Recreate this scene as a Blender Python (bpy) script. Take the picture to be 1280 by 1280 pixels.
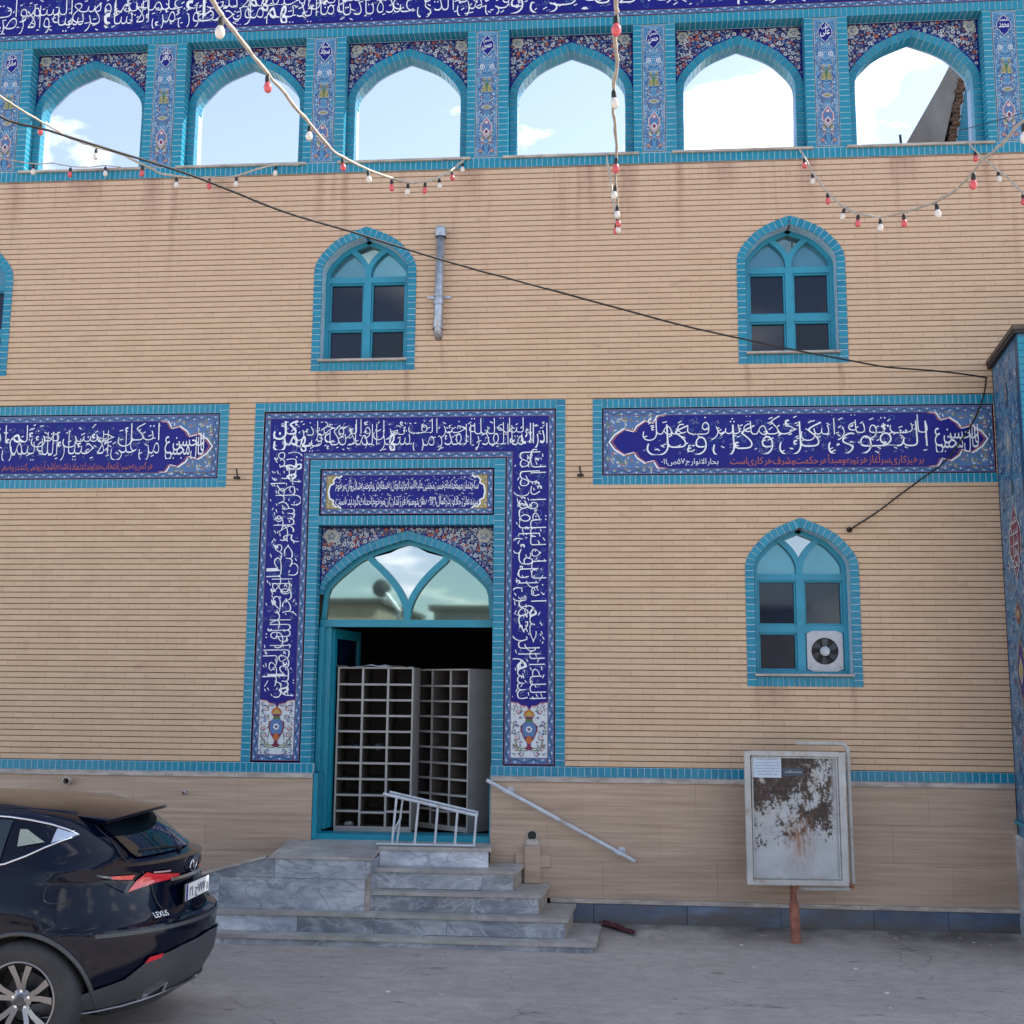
import bpy, math, random
from mathutils import Vector, Matrix
R = random.Random(7)
rad = math.radians
for o in list(bpy.data.objects): bpy.data.objects.remove(o, do_unlink=True)
S = bpy.context.scene; COL = S.collection
# ------------------------------------------------------------------ camera
cd = bpy.data.cameras.new('camera'); cam = bpy.data.objects.new('camera', cd); COL.objects.link(cam)
cr = Vector((0.99634344, 0.08502861, 0.00835963)); cu = Vector((0.00464215, -0.15157398, 0.98843502)); cf = Vector((-0.08531236, 0.98478194, 0.15141446))
CAM = Vector((0, -11.903, 2.233))
cam.matrix_world = Matrix(((cr.x, cu.x, -cf.x, CAM.x), (cr.y, cu.y, -cf.y, CAM.y), (cr.z, cu.z, -cf.z, CAM.z), (0, 0, 0, 1)))
cd.sensor_width = 36; cd.lens = 36 * 1450 / 1280; cd.clip_start = .05; cd.clip_end = 4000
S.camera = cam
# ------------------------------------------------------------------ sky and sun
SUN_EL, SUN_AZ = rad(46), rad(61)          # azimuth from +Y towards +X: behind the building
w = bpy.data.worlds.new('World'); S.world = w; w.use_nodes = True
nt = w.node_tree; nt.nodes.clear()
N = lambda t, x=0, y=0: nt.nodes.new(t)
out = N('ShaderNodeOutputWorld'); bg = N('ShaderNodeBackground'); sky = N('ShaderNodeTexSky')
sky.sky_type = 'NISHITA'; sky.sun_disc = False; sky.sun_elevation = SUN_EL; sky.sun_rotation = SUN_AZ
sky.altitude = 900; sky.air_density = 1.0; sky.dust_density = .8; sky.ozone_density = 1.2
tc = N('ShaderNodeTexCoord'); sep = N('ShaderNodeSeparateXYZ'); nt.links.new(tc.outputs['Generated'], sep.inputs[0])
mx = N('ShaderNodeMath'); mx.operation = 'MAXIMUM'; mx.inputs[1].default_value = .04; nt.links.new(sep.outputs[2], mx.inputs[0])
ad = N('ShaderNodeMath'); ad.operation = 'ADD'; ad.inputs[1].default_value = .12; nt.links.new(mx.outputs[0], ad.inputs[0])
cmb = N('ShaderNodeCombineXYZ')
for i in (0, 1):
    d = N('ShaderNodeMath'); d.operation = 'DIVIDE'; nt.links.new(sep.outputs[i], d.inputs[0]); nt.links.new(ad.outputs[0], d.inputs[1]); nt.links.new(d.outputs[0], cmb.inputs[i])
mp = N('ShaderNodeMapping'); mp.inputs['Location'].default_value = (7.15, .2, 0); nt.links.new(cmb.outputs[0], mp.inputs[0])
no = N('ShaderNodeTexNoise'); no.inputs['Scale'].default_value = 2.1; no.inputs['Detail'].default_value = 9; no.inputs['Roughness'].default_value = .55; no.inputs['Distortion'].default_value = .25
nt.links.new(mp.outputs[0], no.inputs['Vector'])
rp = N('ShaderNodeValToRGB'); rp.color_ramp.elements[0].position = .56; rp.color_ramp.elements[1].position = .70; nt.links.new(no.outputs[0], rp.inputs[0])
mixc = N('ShaderNodeMix'); mixc.data_type = 'RGBA'; nt.links.new(rp.outputs[0], mixc.inputs['Factor'])
hsv = N('ShaderNodeHueSaturation'); hsv.inputs['Saturation'].default_value = .74; nt.links.new(sky.outputs[0], hsv.inputs['Color']); nt.links.new(hsv.outputs[0], mixc.inputs[6]); mixc.inputs[7].default_value = (12.4, 12.1, 11.6, 1)
nt.links.new(mixc.outputs[2], bg.inputs[0]); bg.inputs[1].default_value = .10; nt.links.new(bg.outputs[0], out.inputs[0])
sl = bpy.data.lights.new('sun', 'SUN'); so = bpy.data.objects.new('sun', sl); COL.objects.link(so)
sl.energy = 3.2; sl.angle = rad(.53); sl.color = (1, .95, .87)
sd = Vector((math.sin(SUN_AZ) * math.cos(SUN_EL), math.cos(SUN_AZ) * math.cos(SUN_EL), math.sin(SUN_EL)))
so.rotation_euler = sd.to_track_quat('Z', 'Y').to_euler(); so.location = sd * 60
S.view_settings.view_transform = 'Standard'; S.view_settings.look = 'None'; S.view_settings.gamma = 1
S.view_settings.use_curve_mapping = False
S.view_settings.exposure = 1.66
S.render.engine = 'CYCLES'
# ------------------------------------------------------------------ materials
def mat(name, col, rough=.6, metal=0., spec=.5, nz=0., nscale=8., bump=0., bscale=60., stretch=(1, 1, 1), coat=0., col2=None, ramp=(.35, .65), extra=None, objrand=0., detail=6):
    m = bpy.data.materials.new(name); m.use_nodes = True; t = m.node_tree; b = t.nodes['Principled BSDF']
    b.inputs['Roughness'].default_value = rough; b.inputs['Metallic'].default_value = metal
    b.inputs['Specular IOR Level'].default_value = spec; b.inputs['Coat Weight'].default_value = coat; b.inputs['Coat Roughness'].default_value = .03
    b.inputs['Base Color'].default_value = (*col, 1)
    L = t.links.new; n = t.nodes.new
    g = n('ShaderNodeNewGeometry'); mpn = n('ShaderNodeMapping'); mpn.inputs['Scale'].default_value = stretch; L(g.outputs['Position'], mpn.inputs[0])
    cur = None
    if nz or col2:
        a = n('ShaderNodeTexNoise'); a.inputs['Scale'].default_value = nscale; a.inputs['Detail'].default_value = detail; a.inputs['Roughness'].default_value = .6; L(mpn.outputs[0], a.inputs['Vector'])
        r = n('ShaderNodeValToRGB'); r.color_ramp.elements[0].position = ramp[0]; r.color_ramp.elements[1].position = ramp[1]; L(a.outputs[0], r.inputs[0])
        c2 = col2 or tuple(c * (1 - nz) for c in col)
        r.color_ramp.elements[0].color = (*c2, 1); r.color_ramp.elements[1].color = (*col, 1) if col2 else (*[min(1, c * (1 + nz * .6)) for c in col], 1)
        cur = r.outputs[0]
    if objrand:
        oi = n('ShaderNodeObjectInfo'); hs = n('ShaderNodeHueSaturation')
        mr = n('ShaderNodeMapRange'); mr.inputs[3].default_value = 1 - objrand; mr.inputs[4].default_value = 1 + objrand; L(oi.outputs['Random'], mr.inputs[0]); L(mr.outputs[0], hs.inputs['Value'])
        if cur: L(cur, hs.inputs['Color'])
        else: hs.inputs['Color'].default_value = (*col, 1)
        cur = hs.outputs[0]
    if extra: cur = extra(t, cur, g, mpn)
    if cur: L(cur, b.inputs['Base Color'])
    if bump:
        a2 = n('ShaderNodeTexNoise'); a2.inputs['Scale'].default_value = bscale; a2.inputs['Detail'].default_value = 4; L(mpn.outputs[0], a2.inputs['Vector'])
        bu = n('ShaderNodeBump'); bu.inputs['Strength'].default_value = bump; bu.inputs['Distance'].default_value = .01; L(a2.outputs[0], bu.inputs['Height']); L(bu.outputs[0], b.inputs['Normal'])
    return m
def mathn(t, op, a, b=None, c=None):
    n = t.nodes.new('ShaderNodeMath'); n.operation = op
    for i, v in enumerate((a, b, c)):
        if v is None: continue
        if isinstance(v, (int, float)): n.inputs[i].default_value = v
        else: t.links.new(v, n.inputs[i])
    return n.outputs[0]
def mixn(t, f, a, b, blend='MIX'):
    n = t.nodes.new('ShaderNodeMix'); n.data_type = 'RGBA'; n.blend_type = blend
    for k, v in ((0, f), (6, a), (7, b)):
        if isinstance(v, (int, float)): n.inputs[k].default_value = v
        elif isinstance(v, tuple): n.inputs[k].default_value = (*v, 1)
        else: t.links.new(v, n.inputs[k])
    return n.outputs[2]
def ramp(t, v, p0, p1):
    n = t.nodes.new('ShaderNodeMapRange'); n.inputs[1].default_value = p0; n.inputs[2].default_value = p1; n.clamp = True; t.links.new(v, n.inputs[0]); return n.outputs[0]
def noise(t, g, scale, st=(1, 1, 1), det=5, loc=(0, 0, 0), rough=.6):
    m = t.nodes.new('ShaderNodeMapping'); m.inputs['Scale'].default_value = st; m.inputs['Location'].default_value = loc; t.links.new(g.outputs['Position'], m.inputs[0])
    n = t.nodes.new('ShaderNodeTexNoise'); n.inputs['Scale'].default_value = scale; n.inputs['Detail'].default_value = det; n.inputs['Roughness'].default_value = rough; t.links.new(m.outputs[0], n.inputs['Vector']); return n.outputs[0]
CP, BL, BZ0 = .0602, .216, 1.475        # brick course pitch, brick length, first course
def brick_extra(t, cur, g, mpn):
    s = t.nodes.new('ShaderNodeSeparateXYZ'); t.links.new(g.outputs['Position'], s.inputs[0])
    row = mathn(t, 'FLOOR', mathn(t, 'DIVIDE', mathn(t, 'SUBTRACT', s.outputs[2], BZ0), CP))
    off = mathn(t, 'MULTIPLY', mathn(t, 'FRACT', mathn(t, 'MULTIPLY', row, .5)), BL)
    colm = mathn(t, 'FLOOR', mathn(t, 'DIVIDE', mathn(t, 'ADD', s.outputs[0], mathn(t, 'ADD', off, 20.)), BL))
    c = t.nodes.new('ShaderNodeCombineXYZ'); t.links.new(row, c.inputs[0]); t.links.new(colm, c.inputs[1])
    wn = t.nodes.new('ShaderNodeTexWhiteNoise'); wn.noise_dimensions = '2D'; t.links.new(c.outputs[0], wn.inputs['Vector'])
    col = mixn(t, wn.outputs['Value'], (.565, .395, .262), (.615, .435, .295))
    odd = ramp(t, wn.outputs['Value'], .90, .96); col = mixn(t, mathn(t, 'MULTIPLY', odd, .30), col, (.44, .29, .19))
    # weathering: pinkish dust washed down from the arcade, long vertical runs, soft blotches
    up = ramp(t, s.outputs[2], 5.3, 8.0)
    bl = ramp(t, noise(t, g, .7, det=4), .35, .65)
    col = mixn(t, mathn(t, 'MULTIPLY', up, mathn(t, 'MULTIPLY_ADD', bl, .45, .35)), col, (.60, .415, .315))
    st = ramp(t, noise(t, g, 1.0, (5.5, 1, .35), 6, (4, 0, 0)), .56, .74)
    hi = mathn(t, 'ADD', mathn(t, 'MULTIPLY', ramp(t, s.outputs[2], 6.4, 7.9), .62), .13)
    col = mixn(t, mathn(t, 'MULTIPLY', st, hi), col, (.36, .20, .145))
    sp = ramp(t, noise(t, g, 3.2, (1, 1, 2.2), 7, (1, 5, 2)), .60, .78)
    col = mixn(t, mathn(t, 'MULTIPLY', sp, .55), col, (.38, .235, .17))
    return col
# run-off marks under the window sills and the panel ends (dirt with its own outline)
RUNS = [(-3.13, 5.6, .045, .6), (-2.17, 5.6, .045, .6), (1.43, 5.6, .04, .55), (2.38, 5.6, .04, .5), (1.45, 2.28, .04, .5), (2.40, 2.28, .04, .5), (-1.79, 5.93, .03, .5),
        (-5.1, 7.85, .14, .75), (-4.85, 7.85, .05, 1.4), (-3.2, 7.85, .07, .9), (.2, 7.85, .12, .9), (2.1, 7.85, .12, .8), (-.2, 7.85, .05, .8), (-2.9, 7.85, .06, 1.3), (-6.7, 7.85, .12, .8), (3.95, 7.85, .1, .7), (-4.3, 7.85, .2, .45), (-1.5, 7.85, .16, .5), (1.2, 7.85, .18, .4), (3.1, 7.85, .2, .35), (-3.0, 5.6, .16, .3), (1.6, 2.28, .2, .35), (-5.9, 7.85, .25, .35), (.75, 7.85, .06, 1.1)]
def brick_runs(t, cur, g, mpn):
    col = brick_extra(t, cur, g, mpn)
    s = t.nodes.new('ShaderNodeSeparateXYZ'); t.links.new(g.outputs['Position'], s.inputs[0])
    nn = mathn(t, 'SUBTRACT', noise(t, g, 3., (1, 1, 1.5), 3), .5)
    xx = mathn(t, 'MULTIPLY_ADD', nn, .10, s.outputs[0]); acc = None
    for x, z, wd, ln in RUNS:
        a = mathn(t, 'SUBTRACT', 1., mathn(t, 'DIVIDE', mathn(t, 'ABSOLUTE', mathn(t, 'SUBTRACT', xx, x)), wd)); a = mathn(t, 'MAXIMUM', a, 0.)
        b = mathn(t, 'DIVIDE', mathn(t, 'SUBTRACT', s.outputs[2], z - ln), ln); b = mathn(t, 'MULTIPLY', mathn(t, 'MAXIMUM', b, 0.), mathn(t, 'LESS_THAN', b, 1.02))
        v = mathn(t, 'MULTIPLY', mathn(t, 'POWER', a, .6), b); acc = v if acc is None else mathn(t, 'MAXIMUM', acc, v)
    acc = mathn(t, 'MULTIPLY', acc, mathn(t, 'MULTIPLY_ADD', noise(t, g, 9., (2, 1, .6), 4), .9, .05))
    return mixn(t, acc, col, (.30, .165, .13))
M = {}
M['brick'] = mat('sand_brick', (.55, .39, .27), .85, spec=.25, bump=.25, bscale=45, extra=brick_runs)
M['mortar'] = mat('mortar', (.22, .150, .105), .95, spec=.1, nz=.3, nscale=5)
def tile_extra(a, b, c):
    def f(t, cur, g, mpn):
        q = t.nodes.new('ShaderNodeVectorMath'); q.operation = 'SCALE'; q.inputs[3].default_value = 17.; t.links.new(g.outputs['Position'], q.inputs[0])
        fl = t.nodes.new('ShaderNodeVectorMath'); fl.operation = 'FLOOR'; t.links.new(q.outputs[0], fl.inputs[0])
        wn = t.nodes.new('ShaderNodeTexWhiteNoise'); t.links.new(fl.outputs[0], wn.inputs['Vector'])
        oi = t.nodes.new('ShaderNodeObjectInfo')
        col = mixn(t, oi.outputs['Random'], a, b)
        col = mixn(t, mathn(t, 'MULTIPLY', wn.outputs['Value'], .30), col, c)
        d = ramp(t, noise(t, g, 2.5, (1, 1, .6), 6), .5, .8)
        return mixn(t, mathn(t, 'MULTIPLY', d, .28), col, (.13, .22, .26))
    return f
M['tile'] = mat('turquoise_tile', (.02, .3, .5), .26, spec=.35, extra=tile_extra((.006, .160, .275), (.011, .215, .335), (.016, .275, .37)), bump=.08, bscale=14)
M['grout'] = mat('tile_grout', (.34, .50, .60), .9, nz=.25, nscale=20)
M['paint'] = mat('turquoise_paint', (.015, .245, .37), .38, nz=.12, nscale=4, bump=.03)
M['paintd'] = mat('door_paint', (.008, .235, .33), .32, nz=.12, nscale=3, bump=.03)
M['white_plaster'] = mat('pale_plaster', (.30, .40, .58), .8, nz=.1)
M['ledge'] = mat('pale_ledge_stone', (.43, .375, .335), .6, nz=.35, nscale=6, stretch=(1, 1, 4))
M['trav'] = mat('travertine', (.50, .365, .27), .5, col2=(.33, .225, .165), nscale=2.2, stretch=(.45, 1, 14), bump=.05, objrand=.05, detail=9, ramp=(.3, .68))
def veins(a, b, c):
    def f(t, cur, g, mpn):
        n1 = noise(t, g, 1.3, (1, 1, 1.5), 8, (2, 0, 1), .62); col = mixn(t, ramp(t, n1, .36, .62), a, b)
        oi = t.nodes.new('ShaderNodeObjectInfo')
        for k, (sc, st, th, am) in enumerate(((1.5, (1.4, 1, 3.2), .030, .75), (3.1, (1.2, 1, 2.2), .022, .5), (.9, (1, 1, 2.6), .05, .5))):
            m = t.nodes.new('ShaderNodeVectorMath'); m.operation = 'ADD'; c3 = t.nodes.new('ShaderNodeCombineXYZ'); t.links.new(mathn(t, 'MULTIPLY', oi.outputs['Random'], 9.), c3.inputs[0])
            t.links.new(g.outputs['Position'], m.inputs[0]); t.links.new(c3.outputs[0], m.inputs[1])
            mm = t.nodes.new('ShaderNodeMapping'); mm.inputs['Scale'].default_value = st; mm.inputs['Rotation'].default_value = (0, rad(28), 0); t.links.new(m.outputs[0], mm.inputs[0])
            nn = t.nodes.new('ShaderNodeTexNoise'); nn.inputs['Scale'].default_value = sc; nn.inputs['Detail'].default_value = 7; nn.inputs['Distortion'].default_value = .8; t.links.new(mm.outputs[0], nn.inputs['Vector'])
            v = mathn(t, 'SUBTRACT', 1., ramp(t, mathn(t, 'ABSOLUTE', mathn(t, 'SUBTRACT', nn.outputs[0], .5)), 0., th))
            col = mixn(t, mathn(t, 'MULTIPLY', v, am * .7), col, c)
        hs = t.nodes.new('ShaderNodeHueSaturation'); mr = t.nodes.new('ShaderNodeMapRange'); mr.inputs[3].default_value = .74; mr.inputs[4].default_value = 1.18; t.links.new(oi.outputs['Random'], mr.inputs[0]); t.links.new(mr.outputs[0], hs.inputs['Value']); t.links.new(col, hs.inputs['Color'])
        d = ramp(t, noise(t, g, 2.6, (1, 1, .8), 6, (5, 5, 5)), .5, .72)
        return mixn(t, mathn(t, 'MULTIPLY', d, .30), hs.outputs[0], (.19, .175, .165))
    return f
M['marble'] = mat('blue_grey_marble', (.2, .25, .33), .32, spec=.4, extra=veins((.14, .16, .20), (.34, .365, .40), (.60, .62, .64)))
M['marblel'] = mat('pale_marble', (.4, .45, .5), .32, spec=.4, extra=veins((.33, .37, .43), (.68, .71, .75), (.16, .19, .25)))
def tread_extra(t, cur, g, mpn):
    d = ramp(t, noise(t, g, 1.7, det=6, loc=(3, 3, 3)), .42, .7)
    return mixn(t, mathn(t, 'MULTIPLY', d, .6), cur, (.22, .19, .165))
M['tread'] = mat('worn_tread_stone', (.43, .405, .375), .55, nz=.25, nscale=5, objrand=.08, bump=.1, extra=tread_extra)
M['cement'] = mat('rough_cement', (.36, .31, .265), .95, nz=.35, nscale=9, bump=.8, bscale=30)
def plinth_extra(t, cur, g, mpn):
    s = t.nodes.new('ShaderNodeSeparateXYZ'); t.links.new(g.outputs['Position'], s.inputs[0])
    d = ramp(t, noise(t, g, 1.5, (1, 1, 3), 6), .38, .62)
    low = mathn(t, 'SUBTRACT', 1., ramp(t, s.outputs[2], -.02, .12))
    return mixn(t, mathn(t, 'MINIMUM', 1., mathn(t, 'ADD', mathn(t, 'MULTIPLY', d, .75), mathn(t, 'MULTIPLY', low, .6))), cur, (.10, .092, .088))
M['plinth'] = mat('blue_plinth_stone', (.14, .20, .31), .5, col2=(.055, .085, .16), nscale=1.8, stretch=(1, 1, 2), objrand=.15, extra=plinth_extra)
def ground_extra(t, cur, g, mpn):
    s = t.nodes.new('ShaderNodeSeparateXYZ'); t.links.new(g.outputs['Position'], s.inputs[0])
    big = ramp(t, noise(t, g, .35, det=5), .35, .66)
    col = mixn(t, big, (.43, .375, .335), (.56, .49, .435))
    pale = ramp(t, noise(t, g, 1.1, (.8, 1.6, 1), 6, (6, 1, 0)), .5, .68)
    col = mixn(t, mathn(t, 'MULTIPLY', pale, .5), col, (.66, .585, .52))
    fine = noise(t, g, 38, det=4)
    col = mixn(t, ramp(t, fine, .2, .8), mixn(t, .38, col, (.18, .16, .145)), col)
    st = ramp(t, noise(t, g, 2.3, (1, 2.4, 1), 7, (2, 9, 0)), .63, .70)
    col = mixn(t, mathn(t, 'MULTIPLY', st, .75), col, (.13, .112, .10))
    mot = ramp(t, noise(t, g, 5.5, (1, 1.6, 1), 8, (3, 1, 7), .7), .38, .66)
    col = mixn(t, mathn(t, 'MULTIPLY', mot, .40), col, (.24, .205, .175))
    vo = t.nodes.new('ShaderNodeTexVoronoi'); vo.feature = 'DISTANCE_TO_EDGE'; vo.inputs['Scale'].default_value = .55; wv = t.nodes.new('ShaderNodeVectorMath'); wv.operation = 'ADD'
    nd = t.nodes.new('ShaderNodeTexNoise'); nd.inputs['Scale'].default_value = 1.6; nd.inputs['Detail'].default_value = 6; t.links.new(g.outputs['Position'], nd.inputs['Vector']); t.links.new(g.outputs['Position'], wv.inputs[0]); t.links.new(nd.outputs['Color'], wv.inputs[1]); t.links.new(wv.outputs[0], vo.inputs['Vector'])
    cr_ = mathn(t, 'MULTIPLY', mathn(t, 'SUBTRACT', 1., ramp(t, vo.outputs['Distance'], .0, .006)), ramp(t, noise(t, g, .9, det=3, loc=(1, 6, 0)), .5, .58))
    col = mixn(t, mathn(t, 'MULTIPLY', cr_, .5), col, (.07, .06, .055))
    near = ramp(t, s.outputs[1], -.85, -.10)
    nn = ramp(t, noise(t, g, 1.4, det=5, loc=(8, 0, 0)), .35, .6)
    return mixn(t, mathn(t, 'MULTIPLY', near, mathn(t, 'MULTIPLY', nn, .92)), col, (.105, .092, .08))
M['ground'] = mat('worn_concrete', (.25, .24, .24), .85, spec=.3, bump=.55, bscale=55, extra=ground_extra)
M['metal'] = mat('galvanised', (.42, .45, .50), .42, metal=.7, nz=.25, nscale=12)
def plate_extra(t, cur, g, mpn):
    s = t.nodes.new('ShaderNodeSeparateXYZ'); t.links.new(g.outputs['Position'], s.inputs[0])
    hz = ramp(t, s.outputs[2], .74, 1.36)
    a = mathn(t, 'ADD', noise(t, g, 15, (1.15, 1, .85), 10, (0, 0, 3), .80), mathn(t, 'MULTIPLY', mathn(t, 'SUBTRACT', noise(t, g, 3.4, (1, 1, 1), 4, (7, 0, 3)), .5), .55))
    v = mathn(t, 'SUBTRACT', a, mathn(t, 'MULTIPLY_ADD', hz, -.19, .59))
    rust = ramp(t, v, 0., .05)
    # a clean right and bottom margin where no posters were pasted
    e = mathn(t, 'MULTIPLY', ramp(t, mathn(t, 'SUBTRACT', 2.09, s.outputs[0]), 0., .05), ramp(t, s.outputs[2], .70, .80))
    rust = mathn(t, 'MULTIPLY', rust, e)
    rc = mixn(t, ramp(t, noise(t, g, 22, det=4, loc=(4, 2, 2)), .4, .6), (.010, .007, .007), (.06, .030, .022))
    paper = ramp(t, noise(t, g, 7, (1.6, 1, 1), 7, (9, 2, 1), .7), .47, .53)
    col = mixn(t, mathn(t, 'MULTIPLY', paper, mathn(t, 'MULTIPLY', hz, .8)), cur, (.36, .33, .28))
    col = mixn(t, rust, col, rc)
    # orange bleed under the middle of the rust
    rx = mathn(t, 'SUBTRACT', 1., mathn(t, 'DIVIDE', mathn(t, 'ABSOLUTE', mathn(t, 'SUBTRACT', s.outputs[0], 1.74)), .17)); rx = mathn(t, 'MAXIMUM', rx, 0.)
    rz = mathn(t, 'MULTIPLY', ramp(t, s.outputs[2], .52, .80), mathn(t, 'SUBTRACT', 1., ramp(t, s.outputs[2], .95, 1.15)))
    rr = mathn(t, 'MULTIPLY', mathn(t, 'MULTIPLY', rx, rz), ramp(t, noise(t, g, 14, (2.2, 1, .5), 6), .38, .58))
    return mixn(t, mathn(t, 'MULTIPLY', rr, .9), col, (.25, .10, .04))
M['plate'] = mat('peeled_board_paint', (.40, .41, .43), .5, nz=.12, nscale=6, extra=plate_extra)
def rust_edges(t, cur, g, mpn):
    v = ramp(t, noise(t, g, 9, det=7, loc=(2, 7, 1), rough=.7), .55, .68)
    return mixn(t, mathn(t, 'MULTIPLY', v, .7), cur, (.30, .17, .10))
M['boardframe'] = mat('chipped_grey_paint', (.42, .42, .41), .5, nz=.15, nscale=6, extra=rust_edges)
M['rust'] = mat('rusty_red_post', (.30, .11, .07), .8, nz=.4, nscale=14, bump=.4, bscale=60)
M['paper'] = mat('paper_sheet', (.50, .58, .68), .9)
M['ink'] = mat('ink', (.06, .07, .1), .8)
M['white_metal'] = mat('white_painted_metal', (.52, .55, .60), .4, nz=.15, nscale=12, extra=rust_edges)
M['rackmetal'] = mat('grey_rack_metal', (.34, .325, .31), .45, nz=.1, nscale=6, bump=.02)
M['rackshade'] = mat('painted_shade_rack_inside', (.085, .072, .064), .6)  # rack metal behind the front edges, darkened to paint in cubby shade
M['rackback'] = mat('painted_shade_rack_back', (.06, .045, .038), .7)  # shade of the deep cubbies put into the back panel colour
M['glass_dark'] = mat('dark_window_glass', (.004, .010, .030), .05, spec=.42, bump=.04, bscale=2.5)
M['glass_grey'] = mat('dusty_window_glass', (.010, .014, .026), .08, spec=.35, nz=.3, nscale=3)
M['glass_refl'] = mat('reflective_film_glass', (.19, .255, .24), .03, metal=1., bump=.015, bscale=1.5)
M['glass_clear'] = mat('bright_reflective_glass', (.33, .35, .37), .03, metal=1.)
M['glass_teal'] = mat('teal_film_glass', (.09, .23, .29), .12, metal=.55, nz=.1, nscale=2)
M['darkcoping'] = mat('dark_coping_stone', (.10, .075, .06), .8, nz=.3)
M['alu'] = mat('brushed_plate', (.42, .43, .47), .45, metal=.3, nz=.12, nscale=20)
M['black'] = mat('black_rubber', (.012, .012, .013), .6)
M['blackcable'] = mat('black_cable', (.012, .010, .009), .55)
M['cable'] = mat('dusty_white_cable', (.48, .42, .35), .7, nz=.2, nscale=15)
M['bulb_red'] = mat('red_bulb', (.66, .085, .095), .25, nz=.1, coat=.5)
M['bulb_white'] = mat('white_bulb', (.72, .66, .60), .18, coat=.5)
M['dark_room'] = mat('interior_plaster', (.10, .09, .08), .9)
M['concrete'] = mat('grey_concrete', (.22, .20, .185), .9, nz=.3, nscale=2, stretch=(1, 1, .4), bump=.4, bscale=20)
M['rusticbrick'] = mat('broken_brick_edge', (.12, .065, .04), .95, nz=.6, nscale=25, bump=1., bscale=40)
M['paintblk'] = mat('black_car_paint', (.0012, .0025, .011), .10, spec=.22, coat=.2)
M['carplastic'] = mat('grey_car_plastic', (.045, .048, .055), .45)
M['tyre'] = mat('tyre_rubber', (.030, .031, .035), .75, nz=.3, nscale=8)
M['alloy'] = mat('alloy_wheel', (.20, .20, .22), .25, metal=.9)
M['chrome'] = mat('chrome_trim', (.72, .74, .78), .12, metal=1.)
M['lamp_red'] = mat('tail_lamp_red', (.55, .012, .02), .1, coat=1.)
M['lamp_clear'] = mat('tail_lamp_clear', (.45, .30, .30), .1, coat=1.)
M['carglass'] = mat('car_glass', (.006, .012, .018), .03, spec=1.)
M['carglasslight'] = mat('see_through_car_glass', (.22, .25, .22), .1, spec=.8)
M['platewhite'] = mat('number_plate_white', (.75, .76, .78), .4)
M['cloth'] = mat('dark_red_cloth', (.085, .018, .028), .9, bump=.5, bscale=60)
M['whitecloth'] = mat('white_cloth', (.6, .6, .62), .9)
M['gravel'] = mat('pale_litter', (.6, .6, .58), .8)
M['bark'] = mat('bark', (.10, .07, .05), .9, nz=.4, bump=.5)
M['leaf'] = mat('leaves', (.05, .10, .03), .6, nz=.4, nscale=6)
M['stucco'] = mat('beige_stucco', (.48, .42, .34), .9, nz=.15, nscale=2)
M['stucco2'] = mat('grey_stucco', (.36, .37, .37), .9, nz=.15, nscale=2)
M['roofdark'] = mat('roofing', (.12, .11, .10), .9)
GL = dict(navy=(.008, .009, .185), deep=(.010, .010, .09), white=(.78, .80, .84), lblue=(.085, .17, .36), sky=(.085, .24, .42), teal=(.008, .075, .18), black=(.012, .012, .03),
          yellow=(.42, .31, .07), orange=(.42, .12, .04), maroon=(.16, .025, .07), pink=(.36, .15, .18), green=(.08, .17, .06), cream=(.42, .40, .34), grey=(.16, .20, .29), rust=(.40, .12, .10), olive=(.22, .22, .09), border=(.10, .18, .36), wht=(.55, .60, .64), wing=(.08, .21, .36))
for k, v in GL.items(): M['g_' + k] = mat('glaze_' + k, v, .34, spec=.22, nz=.08, nscale=5)
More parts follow.
